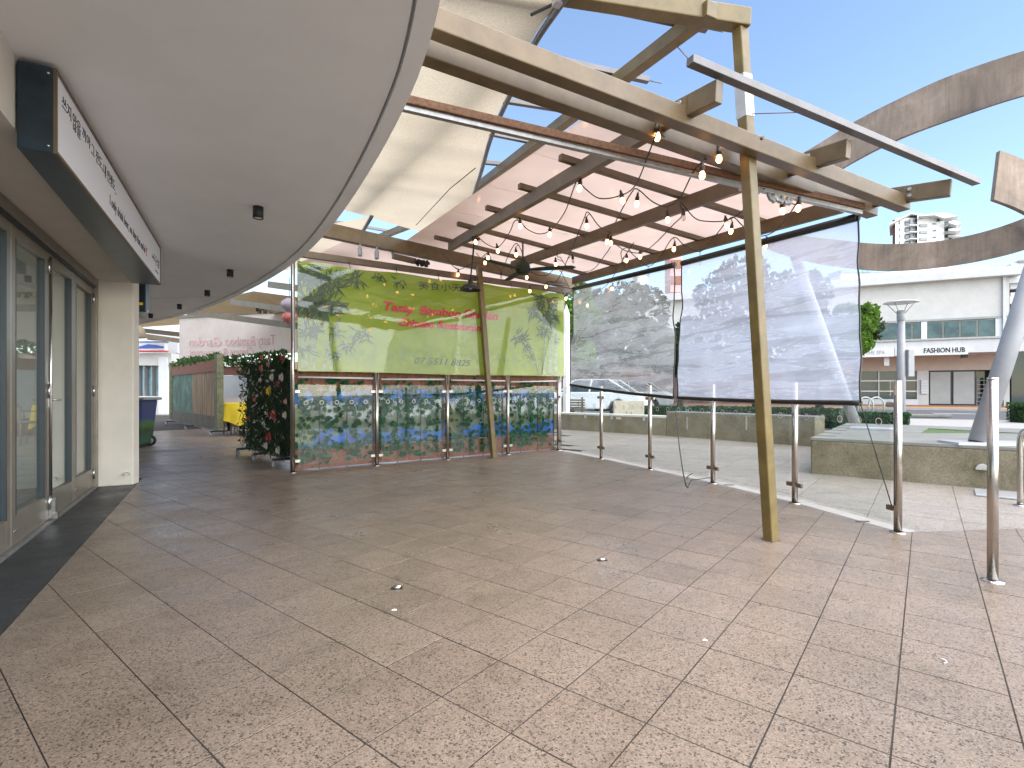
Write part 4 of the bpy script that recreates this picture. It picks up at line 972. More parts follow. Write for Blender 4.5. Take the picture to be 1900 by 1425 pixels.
# top slab in pieces round a triangular lawn opening
def kp(a, b): return k0 + kd * a + TD * b
tri = [kp(1.05, 1.75), kp(2.3, 2.6), kp(1.15, 3.0)]
W_ = ks.length
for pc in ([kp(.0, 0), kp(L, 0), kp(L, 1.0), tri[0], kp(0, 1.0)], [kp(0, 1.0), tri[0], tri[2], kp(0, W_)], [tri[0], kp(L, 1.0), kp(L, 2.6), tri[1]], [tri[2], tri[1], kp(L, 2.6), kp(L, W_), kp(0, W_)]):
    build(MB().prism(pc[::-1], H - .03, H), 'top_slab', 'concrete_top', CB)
kind(build(MB().prism(tri[::-1], H - .029, H - .012), 'lawn_patch', 'lawn', CB), 'stuff')
for k in range(5):
    b_ = .35 + k * .62; build(MB().prism([kp(-.004, b_), kp(.22, b_ + .02), kp(.22, b_ + .05), kp(-.004, b_ + .06)], H - .04, H + .004), 'skate_notch', 'timber_dark', CB)
SLT = kp(0, 0); pst = onv(1822, 868, k0, kd)
sl_ = thing('step_light', 'half-round recessed step light on the face of the concrete block', 'light', pst)
kn = Vector((-TD.x, -TD.y, 0))
mb = MB(); arc = [pst + kd * (.055 * math.cos(a)) + Vector((0, 0, -.02 + .065 * math.sin(a))) for a in [math.pi * i / 10 for i in range(11)]]
build(mb.slab(arc, .04, kn), 'hood', 'steel_plate', sl_, .004)
build(MB().slab([pst + kn * .041 + kd * x + Vector((0, 0, z)) for x, z in ((-.035, -.01), (.035, -.01), (.03, .018), (-.03, .018))], .002, kn), 'lens', 'cabinet_beige', sl_)
# leaning mast on its plate
mb0 = gp(1815, 824, H); MS = thing('leaning_mast', 'thick grey steel mast leaning over the concrete block on a bolted plate', 'mast', mb0)
build(MB().box(mb0 + Vector((.12, 0, .012)), (.82, .34, .03), R(-8)), 'base_plate', 'steel_plate', MS, .003)
mt = mb0 + Vector((.92, .1, 2.6))
build(MB().tube([mb0 + Vector((0, 0, .02)), mb0.lerp(mt, .5), mt], [.09, .09, .09], 24), 'tube', 'pole_grey', MS)
# steel ribbon sculpture
RB_ = thing('ribbon_sculpture', 'huge weathered steel ribbon sculpture curling in loops above the street', 'sculpture', gp(1700, 760, 0))
def ribbon(top, bot, Ys, th=.05):
    A = [at(u, v, y) for (u, v), y in zip(top, Ys)]; B = [at(u, v, y) for (u, v), y in zip(bot, Ys)]
    A, B = smooth(A, 6), smooth(B, 6); mb = MB(); vs = []
    for i in range(len(A)):
        t = (A[min(i + 1, len(A) - 1)] - A[max(i - 1, 0)]).normalized(); n = t.cross((A[i] - B[i]).normalized()).normalized() * th / 2
        vs += [A[i] - n, A[i] + n, B[i] + n, B[i] - n]
    n_ = len(A)
    mb.add(vs, [(i * 4 + k, i * 4 + (k + 1) % 4, (i + 1) * 4 + (k + 1) % 4, (i + 1) * 4 + k) for i in range(n_ - 1) for k in range(4)], True)
    mb.add(vs[:4], [(0, 1, 2, 3)]); mb.add(vs[-4:], [(0, 1, 2, 3)])
    return mb
def rib_build(mb, nm):
    o = build(mb, nm, 'rusty_plate', RB_)
    e = o.modifiers.new('edges', 'EDGE_SPLIT'); e.split_angle = R(40)
rib_build(ribbon([(1400, 330), (1490, 285), (1590, 224.6), (1693.7, 173), (1774, 137.5), (1900, 95.5), (2080, 48), (2300, 10)], [(1400, 410), (1490, 360), (1577, 305), (1668, 258.5), (1777.6, 218), (1900, 178), (2080, 135), (2300, 95)], [10.5, 9.8, 9.2, 8.6, 8.1, 7.5, 7.0, 6.8]), 'upper_band')
rib_build(ribbon([(1412, 452), (1470, 438), (1540, 444), (1616, 452), (1680, 452.5), (1745, 447), (1820, 432), (1900, 405.5), (2000, 360), (2150, 270)], [(1412, 458), (1470, 478), (1540, 493), (1619, 502), (1680, 502), (1745, 496), (1820, 484), (1900, 463.6), (2000, 425), (2150, 345)], [12.5, 11.8, 11.4, 11.0, 10.7, 10.4, 9.9, 9.4, 8.8, 8.0]), 'lower_band')
rib_build(ribbon([(1852, 281), (1900, 300.5), (1990, 350), (2100, 400)], [(1841, 371.5), (1900, 396), (1990, 450), (2100, 500)], [6.6, 6.6, 6.8, 7.2], .06), 'end_plate')
for (u, v, y), (u2, v2, y2) in ((((1950, 330, 6.75)), (2150, 310, 8.0)),):
    build(MB().tube([at(u, v, y), at(u2, v2, y2)], .1, 16), 'brace', 'pole_grey', RB_)
build(MB().tube([at(2080, 90, 7.0), at(2120, 420, 7.2), Vector((at(2160, 700, 7.4).x, 7.4, .4))], .12, 18), 'mast', 'pole_grey', RB_)
pp = at(1470, 460, 11.9); build(MB().tube([pp, Vector((pp.x + 1.35, pp.y - .3, .0))], .11, 18), 'mast', 'pole_grey', RB_)
# long low wall beyond the glass
w1, w2, w3 = gp(1020, 795.3), gp(1236, 808.3), gp(1512, 829)
LWt = thing('low_wall', 'long weathered concrete seating wall with a step up, beyond the glass panels', 'wall', w2)
dA = (w2 - w1).normalized(); nA = Vector((-dA.y, dA.x, 0)); dB = (w3 - w2).normalized(); nB = Vector((-dB.y, dB.x, 0))
build(MB().prism([w1, w2, w2 + nA * .45, w1 + nA * .45], -.03, .405), 'low_section', 'concrete_block', LWt, .012)
build(MB().prism([w1, w2, w2 + nA * .45, w1 + nA * .45], .405, .445), 'white_coping', 'offwhite_paint', LWt)
build(MB().prism([w2 + dB * .004, w3, w3 + nB * .5, w2 + nB * .5 + dB * .004], -.03, .525), 'high_section', 'concrete_block', LWt, .012)
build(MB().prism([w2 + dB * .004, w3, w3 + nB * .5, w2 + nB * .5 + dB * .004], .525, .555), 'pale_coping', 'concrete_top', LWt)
for u in (1086, 1135, 1195):
    p = onv(u, 780, w1, dA); p.z = .385; build(MB().box(p - nA * .006, (.05, .02, .12), math.atan2(dA.y, dA.x)), 'skate_stop', 'steel_plate', LWt)
p = onv(1148, 776, w1, dA); build(MB().box(p - nA * .004, (.14, .012, .05), math.atan2(dA.y, dA.x)), 'wall_light', 'cabinet_beige', LWt)
for u in (1275, 1385): 
    p = onv(u, 785, w2, dB); build(MB().box(p - nB * .004 + Vector((0, 0, -.0)), (.03, .012, .28), math.atan2(dB.y, dB.x)), 'wall_joint', 'kerb_concrete', LWt)
# light column
lc = Vector((at(1051, 700, 14.8).x, 14.8, 0)); LC = thing('light_column', 'tall pale blue-grey six-sided light column with pointed cap', 'light column', lc)
hexp = lambda r_: [lc + Vector((r_ * math.cos(a), r_ * math.sin(a), 0)) for a in [math.pi / 3 * i + .3 for i in range(6)]]
build(MB().prism(hexp(.105), 0, 3.22), 'shaft', 'car_white', LC)
hx = hexp(.105); build(MB().add([(*p.xy, 3.22) for p in hx] + [(lc.x, lc.y, 3.5)], [(i, (i + 1) % 6, 6) for i in range(6)]), 'cap', 'car_white', LC)
build(MB().box(lc + Vector((.0, -.1, 1.9)), (.055, .02, 1.9)), 'lens_strip', 'offwhite_paint', LC)
# slatted bench, cabinet, ute, hedges
bn_ = thing('slatted_bench', 'dark timber slatted bench end behind the low wall by the light column', 'bench', (at(1062, 750, 15.6).x, 15.6, 0))
for k in range(7): build(MB().box((at(1062, 750, 15.6).x, 15.6, .30 + k * .075), (.75, .05, .05), -.3), 'slat', 'timber_dark', bn_)
for s_ in (-.3, .3): build(MB().box((at(1062, 750, 15.6).x + s_, 15.64, .42), (.05, .05, .84), -.3), 'post', 'timber_dark', bn_)
def wheel(mb_parent, c, r_, w, rz_):
    ax = Vector((-math.sin(rz_), math.cos(rz_), 0)); Mq = ax.to_track_quat('Z', 'Y').to_matrix()
    ty = MB().lathe((0, 0, 0), [(r_ * .62, -w / 2), (r_ * .95, -w / 2), (r_, -w * .3), (r_, w * .3), (r_ * .95, w / 2), (r_ * .62, w / 2)], 20)
    ty.v = [Mq @ v + c for v in ty.v]; o = build(ty, 'wheel', 'black_rubber', mb_parent)
    ri = MB().lathe((0, 0, 0), [(0, -w * .45), (r_ * .3, -w * .42), (r_ * .62, -w * .48), (r_ * .62, w * .48), (r_ * .3, w * .42), (0, w * .45)], 14); ri.v = [Mq @ v + c for v in ri.v]; build(ri, 'rim', 'steel_plate', o)
def car(label, c, rz_, mat, name='parked_car', cat='car'):
    K = thing(name, label, cat, c, 'vehicles in the street'); Mr = Matrix.Rotation(rz_, 3, 'Z')
    def X(x, y, z): return Vector(c) + Mr @ Vector((x, y, z))
    prof = [(-2.15, .35), (-2.2, .62), (-2.1, .92), (-1.2, 1.0), (1.9, 1.0), (2.12, .9), (2.2, .6), (2.15, .35), (1.75, .33), (1.62, .60), (1.32, .74), (1.02, .60), (.9, .33), (-.9, .33), (-1.02, .60), (-1.32, .74), (-1.62, .60), (-1.75, .33)]
    build(MB().slab([X(x, -.86, z) for x, z in prof], 1.72, Mr @ Vector((0, 1, 0))), 'body', mat, K, .05)
    cab = [(-1.15, .985), (-.55, 1.47), (.95, 1.5), (1.75, .985)]
    mb = MB(); vs = [X(x, s_ * (.80 if z < 1.2 else .62), z) for s_ in (-1, 1) for x, z in cab]
    mb.add(vs, [(0, 1, 2, 3), (7, 6, 5, 4), (0, 4, 5, 1), (1, 5, 6, 2), (2, 6, 7, 3)]); build(mb, 'windows', 'window_dark', K, .04)
    build(MB().box(X(.2, 0, 1.49), (1.5, 1.2, .04), rz_), 'roof', mat, K, .015)
    for s_ in (-1, 1):
        mb = MB()
        for x0, z0, x1, z1 in ((-1.15, .985, -.55, 1.47), (.95, 1.5, 1.75, .985), (.15, 1.0, .2, 1.48)): mb.beam(X(x0, s_ * .805, z0), X(x1, s_ * .63, z1), .05, .05)
        build(mb, 'pillars', mat, K)
        for x in (-1.32, 1.32): wheel(K, X(x, s_ * .80, .33), .33, .2, rz_)
        build(MB().box(X(2.19, s_ * .62, .72), (.05, .3, .12), rz_), 'headlight', 'lamp_lens', K, .02)
        build(MB().box(X(-2.17, s_ * .66, .76), (.05, .25, .15), rz_), 'tail_light', 'scarlet', K, .02)
ROADA = math.atan2(RD.y, RD.x)
car('white parked car half hidden behind the low wall', Vector((at(1098, 740, 21.5).x, 21.5, -.02)), ROADA, 'car_white')
car('silver parked car showing dimly through the creased blind', Vector((at(1165, 730, 27).x, 27, -.02)), ROADA, 'pale_grey')
cb = at(1166, 765, 16.2); CBt = thing('utility_cabinet', 'beige two-door utility cabinet standing behind the low wall', 'cabinet', (cb.x, cb.y, 0))
build(MB().box((cb.x, cb.y, .36), (.92, .4, .72), -.15), 'body', 'cabinet_beige', CBt, .01)
for s_ in (-1, 1):
    q = Vector((cb.x, cb.y, .38)) + Matrix.Rotation(-.15, 3, 'Z') @ Vector((s_ * .225, -.206, 0)); dq = build(MB().box(q, (.43, .012, .62), -.15), 'door', 'cabinet_beige', CBt, .004)
    q2 = q + Matrix.Rotation(-.15, 3, 'Z') @ Vector((-s_ * .15, -.012, -.05)); build(MB().box(q2, (.02, .012, .12), -.15), 'handle', 'brown_steel', dq)

# foliage helper: leaf cards scattered in overlapping lobes
def leaf_cloud(lobes, n, size, seed, squash=1.):
    r_ = random.Random(seed); mb = MB()
    tot = sum(l[3] ** 2 for l in lobes)
    for (x, y, z, rr) in lobes:
        for _ in range(int(n * rr * rr / tot)):
            while True:
                v = Vector((r_.uniform(-1, 1), r_.uniform(-1, 1), r_.uniform(-1, 1)))
                if .25 < v.length < 1: break
            v = v.normalized() * (v.length ** .4); p = Vector((x + v.x * rr, y + v.y * rr, z + v.z * rr * squash)); s_ = size * r_.uniform(.6, 1.3)
            a = Vector((r_.gauss(0, 1), r_.gauss(0, 1), r_.gauss(0, .6))).normalized(); b = a.orthogonal().normalized(); b = Matrix.Rotation(r_.uniform(0, 6.28), 3, a) @ b; c_ = a.cross(b)
            mb.add([p - b * s_, p + c_ * s_ * .5, p + b * s_, p - c_ * s_ * .5 + a * s_ * .2], [(0, 1, 2, 3)])
    return mb
def tree(label, base, h, rad, n, size, leaf, seed, trunk_h=.4, group='street trees'):
    T = thing('street_tree', label, 'tree', base, group); r_ = random.Random(seed); base = Vector(base)
    lobes = []; top = base + Vector((0, 0, h))
    mb = MB(); fork = base + Vector((.1, 0, h * trunk_h)); mb.tube([base - Vector((0, 0, .05)), base + Vector((.05, .03, h * trunk_h * .5)), fork], [h * .035, h * .028, h * .024], 9)
    for k in range(9):
        a = k * 2.4 + r_.uniform(-.4, .4); zf = r_.uniform(.5, .95); rr = rad * r_.uniform(.32, .5); d_ = rad * (1.05 - .75 * abs(zf - .62) * 1.6) * r_.uniform(.35, .72)
        c = base + Vector((math.cos(a) * d_, math.sin(a) * d_, h * zf)); lobes.append((c.x, c.y, c.z - rr * .5, rr)); mb.tube([fork, fork.lerp(c, .5) + Vector((0, 0, .1)), c], [h * .018, h * .011, h * .004], 6)
    build(mb, 'trunk', 'bark', T); build(leaf_cloud(lobes, n, size, seed + 1, .85), 'crown', leaf, T)
tree('broad dark street tree seen through the bluish blind', (at(1405, 700, 23).x, 23, 0), 7.2, 3.4, 5200, .16, 'leaf_tree', 21, .35)
tree('dark street tree seen through the creased blind', (at(1140, 700, 24).x, 24, 0), 6.4, 2.8, 4200, .16, 'leaf_tree', 22, .35)
tree('bright leafy tree standing behind the light column', (at(1048, 700, 17.5).x, 17.5, 0), 4.9, 1.3, 2600, .11, 'leaf_bright', 23, .3)
tree('bright green tree at the free edge of the bluish blind', (at(1586, 700, 22).x, 22, 0), 4.9, 1.15, 2200, .12, 'leaf_bright', 24, .35)
tree('distant tree between the two large street trees', (at(1262, 700, 34).x, 34, 0), 6, 2.4, 2600, .2, 'leaf_tree', 25, .35)
tree('dark leafy tree crossing behind the leaning post', (at(1520, 700, 27).x, 27, 0), 6.2, 2.6, 3000, .18, 'leaf_tree', 26, .3)
def hedge(label, c, sz, rz_, seed, leaf='leaf_dark'):
    H_ = thing('clipped_hedge', label, 'hedge', c, 'low hedges along the street'); r_ = random.Random(seed); mb = MB(); Mr = Matrix.Rotation(rz_, 3, 'Z')
    for _ in range(int(900 * sz[0] * sz[2] / .5)):
        f = r_.randrange(3); v = [r_.uniform(-.5, .5) for _ in range(3)]; v[f if f < 2 else 2] = .5 if f == 2 else r_.choice((-.5, .5)); v = Vector((v[0] * sz[0], v[1] * sz[1], (v[2] + .5) * sz[2])) * r_.uniform(.93, 1.03)
        p = Vector(c) + Mr @ v; a = Vector((r_.gauss(0, 1), r_.gauss(0, 1), r_.gauss(0, 1))).normalized(); b = a.orthogonal().normalized(); c_ = a.cross(b); s_ = .045 * r_.uniform(.7, 1.3)
        mb.add([p - b * s_, p + c_ * s_ * .6, p + b * s_, p - c_ * s_ * .6], [(0, 1, 2, 3)])
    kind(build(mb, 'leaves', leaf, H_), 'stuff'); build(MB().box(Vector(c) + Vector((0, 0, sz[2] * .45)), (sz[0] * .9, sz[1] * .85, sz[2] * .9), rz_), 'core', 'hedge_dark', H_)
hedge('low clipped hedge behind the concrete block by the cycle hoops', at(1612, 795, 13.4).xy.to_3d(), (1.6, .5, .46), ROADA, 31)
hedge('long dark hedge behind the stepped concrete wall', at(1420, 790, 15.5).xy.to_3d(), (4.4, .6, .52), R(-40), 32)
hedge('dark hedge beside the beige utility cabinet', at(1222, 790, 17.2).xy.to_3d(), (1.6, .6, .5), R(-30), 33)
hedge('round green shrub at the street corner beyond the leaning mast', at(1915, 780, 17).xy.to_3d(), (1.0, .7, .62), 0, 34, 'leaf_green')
# cycle hoops
for u, nm in ((1606, 'hidden half behind the blind edge'), (1626, 'next to the lamp post')):
    c = Vector((at(u, 790, 17.8).x, 17.8, -.03)); w_ = .26
    tag(build(MB().tube([c + Vector((-w_, 0, 0)), c + Vector((-w_, 0, .55))] + [c + Vector((-w_ * math.cos(a), 0, .58 + w_ * math.sin(a))) for a in [math.pi * i / 10 for i in range(11)]] + [c + Vector((w_, 0, .55)), c + Vector((w_, 0, 0))], .026, 8), 'cycle_hoop', 'galvanised'), 'pale steel cycle parking hoop on the pavement, ' + nm, 'cycle rack', 'cycle hoops')
# concrete kerb islands and plates by the road
for (u, v), s_, nm in (((1680, 773), (3.0, .35, .1), 'pale concrete kerb block at the edge of the asphalt'),):
    p = gp(u, v); tag(build(MB().box((p.x, p.y, .05), s_, ROADA + .2), 'kerb_block', 'concrete_top', bevel=.02), nm, 'kerb')
p = gp(1770, 767); tag(build(MB().box((p.x, p.y, -.014), (1.6, .7, .012), ROADA), 'drain_grate', 'mid_grey'), 'dark rectangular drain grate set in the road surface', 'drain')
p = gp(1618, 784, .55); tag(build(MB().box(p, (.55, .35, .03), R(-38)), 'seat_plate', 'steel_plate', bevel=.003), 'loose pale steel plate lying on the corner of the concrete block', 'plate')
bpy.data.objects['seat_plate'].location.z = H
# street lamp
lp_ = Vector((at(1672, 700, 14).x, 14, 0)); LM = thing('street_lamp', 'grey street lamp with a flat round hood on four thin struts', 'street lamp', lp_)
zt = at(1672, 575, 14).z
build(MB().tube([lp_, lp_ + Vector((0, 0, 1.7)), lp_ + Vector((0, 0, zt - .3))], [.105, .1, .085], 16), 'pole', 'pole_grey', LM)
build(MB().lathe(lp_ + Vector((0, 0, zt - .3)), [(.088, 0), (.10, .01), (.10, .28), (0, .29)], 16), 'collar', 'mid_grey', LM)
build(MB().lathe(lp_ + Vector((0, 0, zt + .20)), [(0, .06), (.2, .045), (.40, .005), (.405, -.01), (.38, -.015), (0, .02)], 28), 'hood', 'pale_grey', LM)
for k in range(4):
    a = k * math.pi / 2 + .5; build(MB().tube([lp_ + Vector((.09 * math.cos(a), .09 * math.sin(a), zt - .1)), lp_ + Vector((.34 * math.cos(a), .34 * math.sin(a), zt + .19))], .01, 6), 'strut', 'mid_grey', LM)
build(MB().box(lp_ + Vector((.16, -.06, at(0, 674, 14).z)), (.16, .2, .72)), 'control_box', 'pole_grey', LM, .01)

# ================================================================== BUILDINGS ACROSS THE STREET
FH = thing('shop_row_building', 'two-storey white rendered shop building lettered fashion hub across the street', 'building', rp(-8, 0))
frz = math.atan2(RD.y, RD.x)
def fb(t0, t1, z0, z1, k0_, k1_, nm, mat, par=None, bev=0):     # box on the facade: along t, up z, k into the block (negative = towards us)
    return build(MB().box(rp((t0 + t1) / 2, (k0_ + k1_) / 2) + Vector((0, 0, (z0 + z1) / 2)), (abs(t1 - t0), abs(k1_ - k0_), z1 - z0), frz), nm, mat, par or FH, bev)
def ft(u, v):                                         # picture point -> (t, z) on the facade
    p = onv(u, v, RB, RD); return (Vector((p.x, p.y, 0)) - RB).dot(RD), p.z
def fr(u0, v0, u1, v1): (t0, z1), (t1, z0) = ft(u0, v0), ft(u1, v1); return t0, t1, z0, z1
TL = -34
zr = ft(1878, 511)[1]; zwin0, zwin1 = ft(1847, 625)[1], ft(1847, 587)[1]
tw = [ft(u, 600)[0] for u in (1618, 1668, 1677, 1709, 1720, 1847)]
t_end = ft(1873, 600)[0]
fb(TL, t_end, zwin1 + .02, zr - .05, .0, 6, 'upper_wall', 'offwhite_paint')
fb(TL, t_end, ft(1847, 636)[1], zwin0, .0, 6, 'sill_wall', 'white_paint')
fb(TL, t_end + .5, zr - .05, zr + .5, -.55, 6, 'roof_fascia', 'pale_grey', bev=.03)
fb(TL, t_end, zwin1 - .12, zwin1 + .015, -.06, .1, 'window_head', 'mid_grey')
fb(tw[5], t_end, zwin0 + .002, zwin1 - .125, -.01, 5.9, 'wall_pier', 'white_paint')
fb(tw[3], tw[4], zwin0 + .002, zwin1 - .125, -.02, 5.9, 'wall_pier', 'white_paint')
for a, b, n in ((tw[4], tw[5], 4), (tw[2], tw[3], 2), (tw[0] - 2.5, tw[2] - .05, 3), (tw[0] - 9, tw[0] - 3.5, 4)):
    wd = fb(a, b, zwin0 + .003, zwin1 - .125, .06, .3, 'window', 'bronze_aluminium')
    for k in range(n):
        w = (b - a) / n; fb(a + w * k + .04, a + w * (k + 1) - .04, zwin0 + .08, zwin1 - .2, .03, .062, 'pane', 'window_teal', wd)
fb(TL, tw[0] - 9, zwin0 + .002, zwin1 - .125, -.02, 5.9, 'wall_pier', 'white_paint'); fb(tw[0] - 3.5, tw[0] - 2.5, zwin0 + .002, zwin1 - .125, -.02, 5.9, 'wall_pier', 'white_paint')
zc1, zc0 = ft(1796, 641)[1], ft(1796, 658)[1]
fb(TL, t_end + .3, zc0, zc1 + .25, -2.2, 0, 'awning', 'pale_grey', bev=.03)
fb(TL, t_end + .3, zc1 + .25, zc1 + .36, -2.3, 0, 'awning_flashing', 'galvanised')
sg = thing('fascia_sign', 'white shop fascia sign reading FASHION HUB on the awning edge', 'sign', rp(-5, -2.24) + Vector((0, 0, zc0)))
sA, sB = [( (onv(u, 650, rp(0, -2.22), RD) - RB).dot(RD)) for u in (1660, 1796)]
sC = (onv(1600, 650, rp(0, -2.22), RD) - RB).dot(RD)
def fz(v): return onv(1750, v, rp(0, -2.22), RD).z
z1_, z0_ = fz(642), fz(658.5)
fb(sA + .02, sB, z0_, z1_, -2.26, -2.205, 'panel', 'white_paint', sg)
def ftext(body, u0, u1, v, size, par, mat, bold=0.):
    a, b = [((onv(u, v, rp(0, -2.27), RD) - RB).dot(RD)) for u in (u0, u1)]
    text(body, size, frame(rp(a, -2.265) + Vector((0, 0, onv((u0 + u1) / 2, v, rp(0, -2.27), RD).z)), RD, (0, 0, 1)), 'lettering', mat, par, ext=.01, bold=bold, width=b - a)
ftext('FASHION', 1714, 1763, 654, .42, sg, 'ink_black', .01); ftext('HUB', 1767, 1791, 653.2, .42, sg, 'ink_black', .01)
sg2 = thing('fascia_sign', 'white spa fascia sign with thin grey letters beside the lamp post', 'sign', rp(-9, -2.24) + Vector((0, 0, zc0)))
fb(sC - 3, sA - .02, z0_ - .03, z1_, -2.26, -2.205, 'panel', 'white_paint', sg2)
ftext('THE SPA', 1606, 1642, 657.5, .36, sg2, 'grey_print')
for u in (1778, 1797): pass
p = onv(1789, 661, rp(0, -1.6), RD); build(MB().box(p, (.3, .25, .2), frz), 'flood_light', 'black_paint', FH)
p = onv(1644, 671, rp(0, -1.6), RD); build(MB().box(p, (.28, .4, .55), frz), 'hanging_sign', 'white_paint', FH)
# ground floor
zs = ft(1770, 687)[1]
fb(TL, t_end, zs, zc0 - .002, -.01, 5, 'shop_header', 'soffit_tan')
a0, a1 = ft(1607, 700)[0], ft(1703, 700)[0]; b0, b1 = ft(1723, 700)[0], ft(1812, 700)[0]; e1 = ft(1862, 700)[0]
fb(a1, b0, .07, zs, -.03, 5, 'shop_pier', 'offwhite_paint'); fb(TL, a0 - .4, .07, zs, -.03, 5, 'brick_wall', 'brown_shop'); fb(a0 - .4, a1, .07, .45, -.05, 5, 'stall_riser', 'white_paint')
sh = fb(a0 - .35, a1 - .02, .45, zs, .12, .3, 'shop_window', 'window_dark')
for k in range(4): t = a0 - .35 + (a1 - a0 + .33) * k / 3; fb(t - .03, t + .03, .45, zs, -.02, .12, 'mullion', 'white_paint', sh)
for z in (1.0, 1.72): fb(a0 - .35, a1 - .02, z - .04, z + .04, -.015, .12, 'transom', 'white_paint', sh)
fr_ = fb(b0, b1, .07, zs, .1, .3, 'roller_frame', 'black_paint')
mid = (b0 + b1) / 2
for a, b in ((b0 + .1, mid - .08), (mid + .08, b1 - .1)): fb(a, b, .16, zs - .1, .04, .102, 'roller_panel', 'roller_grey', fr_)
fb(b1, e1, .07, zs, 1.6, 1.8, 'entry_back', 'window_dark'); fb(e1, t_end, .07, zs, -.03, 5, 'shop_pier', 'offwhite_paint')
ml = fb(ft(1708, 700)[0], ft(1721, 700)[0], ft(1715, 731)[1], ft(1715, 705)[1], -.12, -.03, 'letter_boxes', 'pale_grey')
for k in range(5):
    zA = ft(1715, 731)[1] + (ft(1715, 705)[1] - ft(1715, 731)[1]) * k / 5; fb(ft(1708, 700)[0] + .04, ft(1721, 700)[0] - .04, zA + .03, zA + .13, -.135, -.121, 'letter_box', 'white_paint', ml)
fb(t_end - .35, t_end - .2, zc1 + .36, zr - .05, -.14, -.005, 'downpipe', 'pale_grey')
st_ = thing('stair_shelves', 'dark shelving with white trim inside the shop entry', 'shelves', rp((b1 + e1) / 2, 1.2))
for k in range(6): fb(b1 + .3, e1 - .5, .3 + k * .28, .34 + k * .28, 1.0, 1.4, 'shelf', 'pale_grey', st_)
for t in (b1 + .3, e1 - .5): fb(t - .03, t + .03, .07, 1.9, 1.0, 1.4, 'upright', 'mid_grey', st_)
# classical neighbour
NB = thing('corner_building', 'white classical building with stacked cornices at the street corner', 'building', rp(4, 0))
n0 = ft(1884, 600)[0]
fb(n0, n0 + 12, 3.9, ft(1890, 550)[1] , .6, 7, 'wall', 'white_paint', NB)
for v0, v1, pr in ((547, 540, .1), (562, 548, -.1), (534, 524, .0), (524, 515, -.25), (515, 505, -.05), (505, 484, .25)):
    za, zb_ = ft(1890, v0)[1], ft(1890, v1)[1]; fb(n0 - .15 + pr * .5, n0 + 12, za + .004, zb_, .3 + pr, 7, 'cornice', 'white_paint', NB)
za = ft(1890, 562)[1]; fb(n0 + .1, n0 + 12, .07, 3.9, .9, 7, 'shopfront', 'window_dark', NB); fb(n0 - .1, n0 + 12, 3.9, 4.3, -1.8, .55, 'awning', 'mid_grey', NB)
fb(n0 + .3, n0 + 1.6, ft(1890, 484)[1], ft(1890, 484)[1] + .12, .4, 2, 'parapet_cap', 'mid_grey', NB)
# glass office roofline behind
GO = thing('glass_office', 'long office building with teal glass bands and a white curved roof edge', 'building', at(1720, 700, 75).xy.to_3d())
def far_box(par, u0, v0, u1, v1, Y, dY, nm, mat, bev=0):
    a, b = at(u0, v1, Y), at(u1, v0, Y)
    if par.name.startswith('apartment'):             # this block stands turned towards us
        return build(MB().slab([a, Vector((b.x, Y, a.z)), b, Vector((a.x, Y, b.z))], dY, TDIR), nm, mat, par, bev)
    return build(MB().box(((a.x + b.x) / 2, Y + dY / 2, (a.z + b.z) / 2), (b.x - a.x, dY, b.z - a.z)), nm, mat, par, bev)
far_box(GO, 1560, 503, 1836, 740, 75, 15, 'block', 'offwhite_paint')
mb = MB(); c_ = [at(u, v, 74.5) for u, v in ((1560, 530), (1640, 521), (1700, 513), (1760, 508), (1836, 503))]; c2 = [at(u, v, 74.5) for u, v in ((1560, 512), (1640, 506), (1700, 501), (1760, 496), (1836, 491))]
mb.slab(c_ + c2[::-1], 3, (0, 1, 0)); build(mb, 'roof_edge', 'white_paint', GO)
far_box(GO, 1560, 505.5, 1657, 500, 74.8, 3, 'upper_glass', 'cyan_glass')
for k in range(6):
    far_box(GO, 1616 + k * 36.8, 517 - k * 2, 1652 + k * 36.8, 560, 74.4, .4, 'glass_band', 'cyan_glass')
# white apartment tower
TW = thing('apartment_tower', 'white apartment tower with flared roofs and stacked balconies far behind the ribbon', 'tower', at(1715, 700, 130).xy.to_3d())
YT = 130; TDIR = Vector((.60, .80, 0))
far_box(TW, 1661, 404, 1703, 720, YT + 1, 14, 'wing', 'white_paint'); far_box(TW, 1702, 399, 1752, 720, YT, 16, 'core', 'white_paint'); far_box(TW, 1751, 409, 1760, 720, YT + 2, 12, 'recess', 'mid_grey'); far_box(TW, 1760, 418, 1768, 720, YT + 3, 10, 'wing', 'pale_grey')
far_box(TW, 1656, 408, 1662, 720, YT + 2, 10, 'red_fin', 'brick_brown')
mb = MB().slab([at(1650, 415, YT), at(1690, 394, YT), at(1712, 397, YT), at(1712, 399.5, YT), at(1690, 397, YT), at(1650, 417, YT)], 12, TDIR); build(mb, 'roof', 'pale_grey', TW)
for pts in (((1704, 401), (1734, 395), (1752, 394.5), (1778, 400.5), (1752, 405), (1734, 399)), ((1760, 411), (1770, 409), (1785, 412.5), (1775, 418), (1760, 413)), ((1760, 425), (1770, 423.5), (1783, 426), (1775, 429), (1760, 427))):
    build(MB().slab([at(u, v, YT - 2) for u, v in pts], 10, TDIR), 'roof', 'pale_grey', TW)
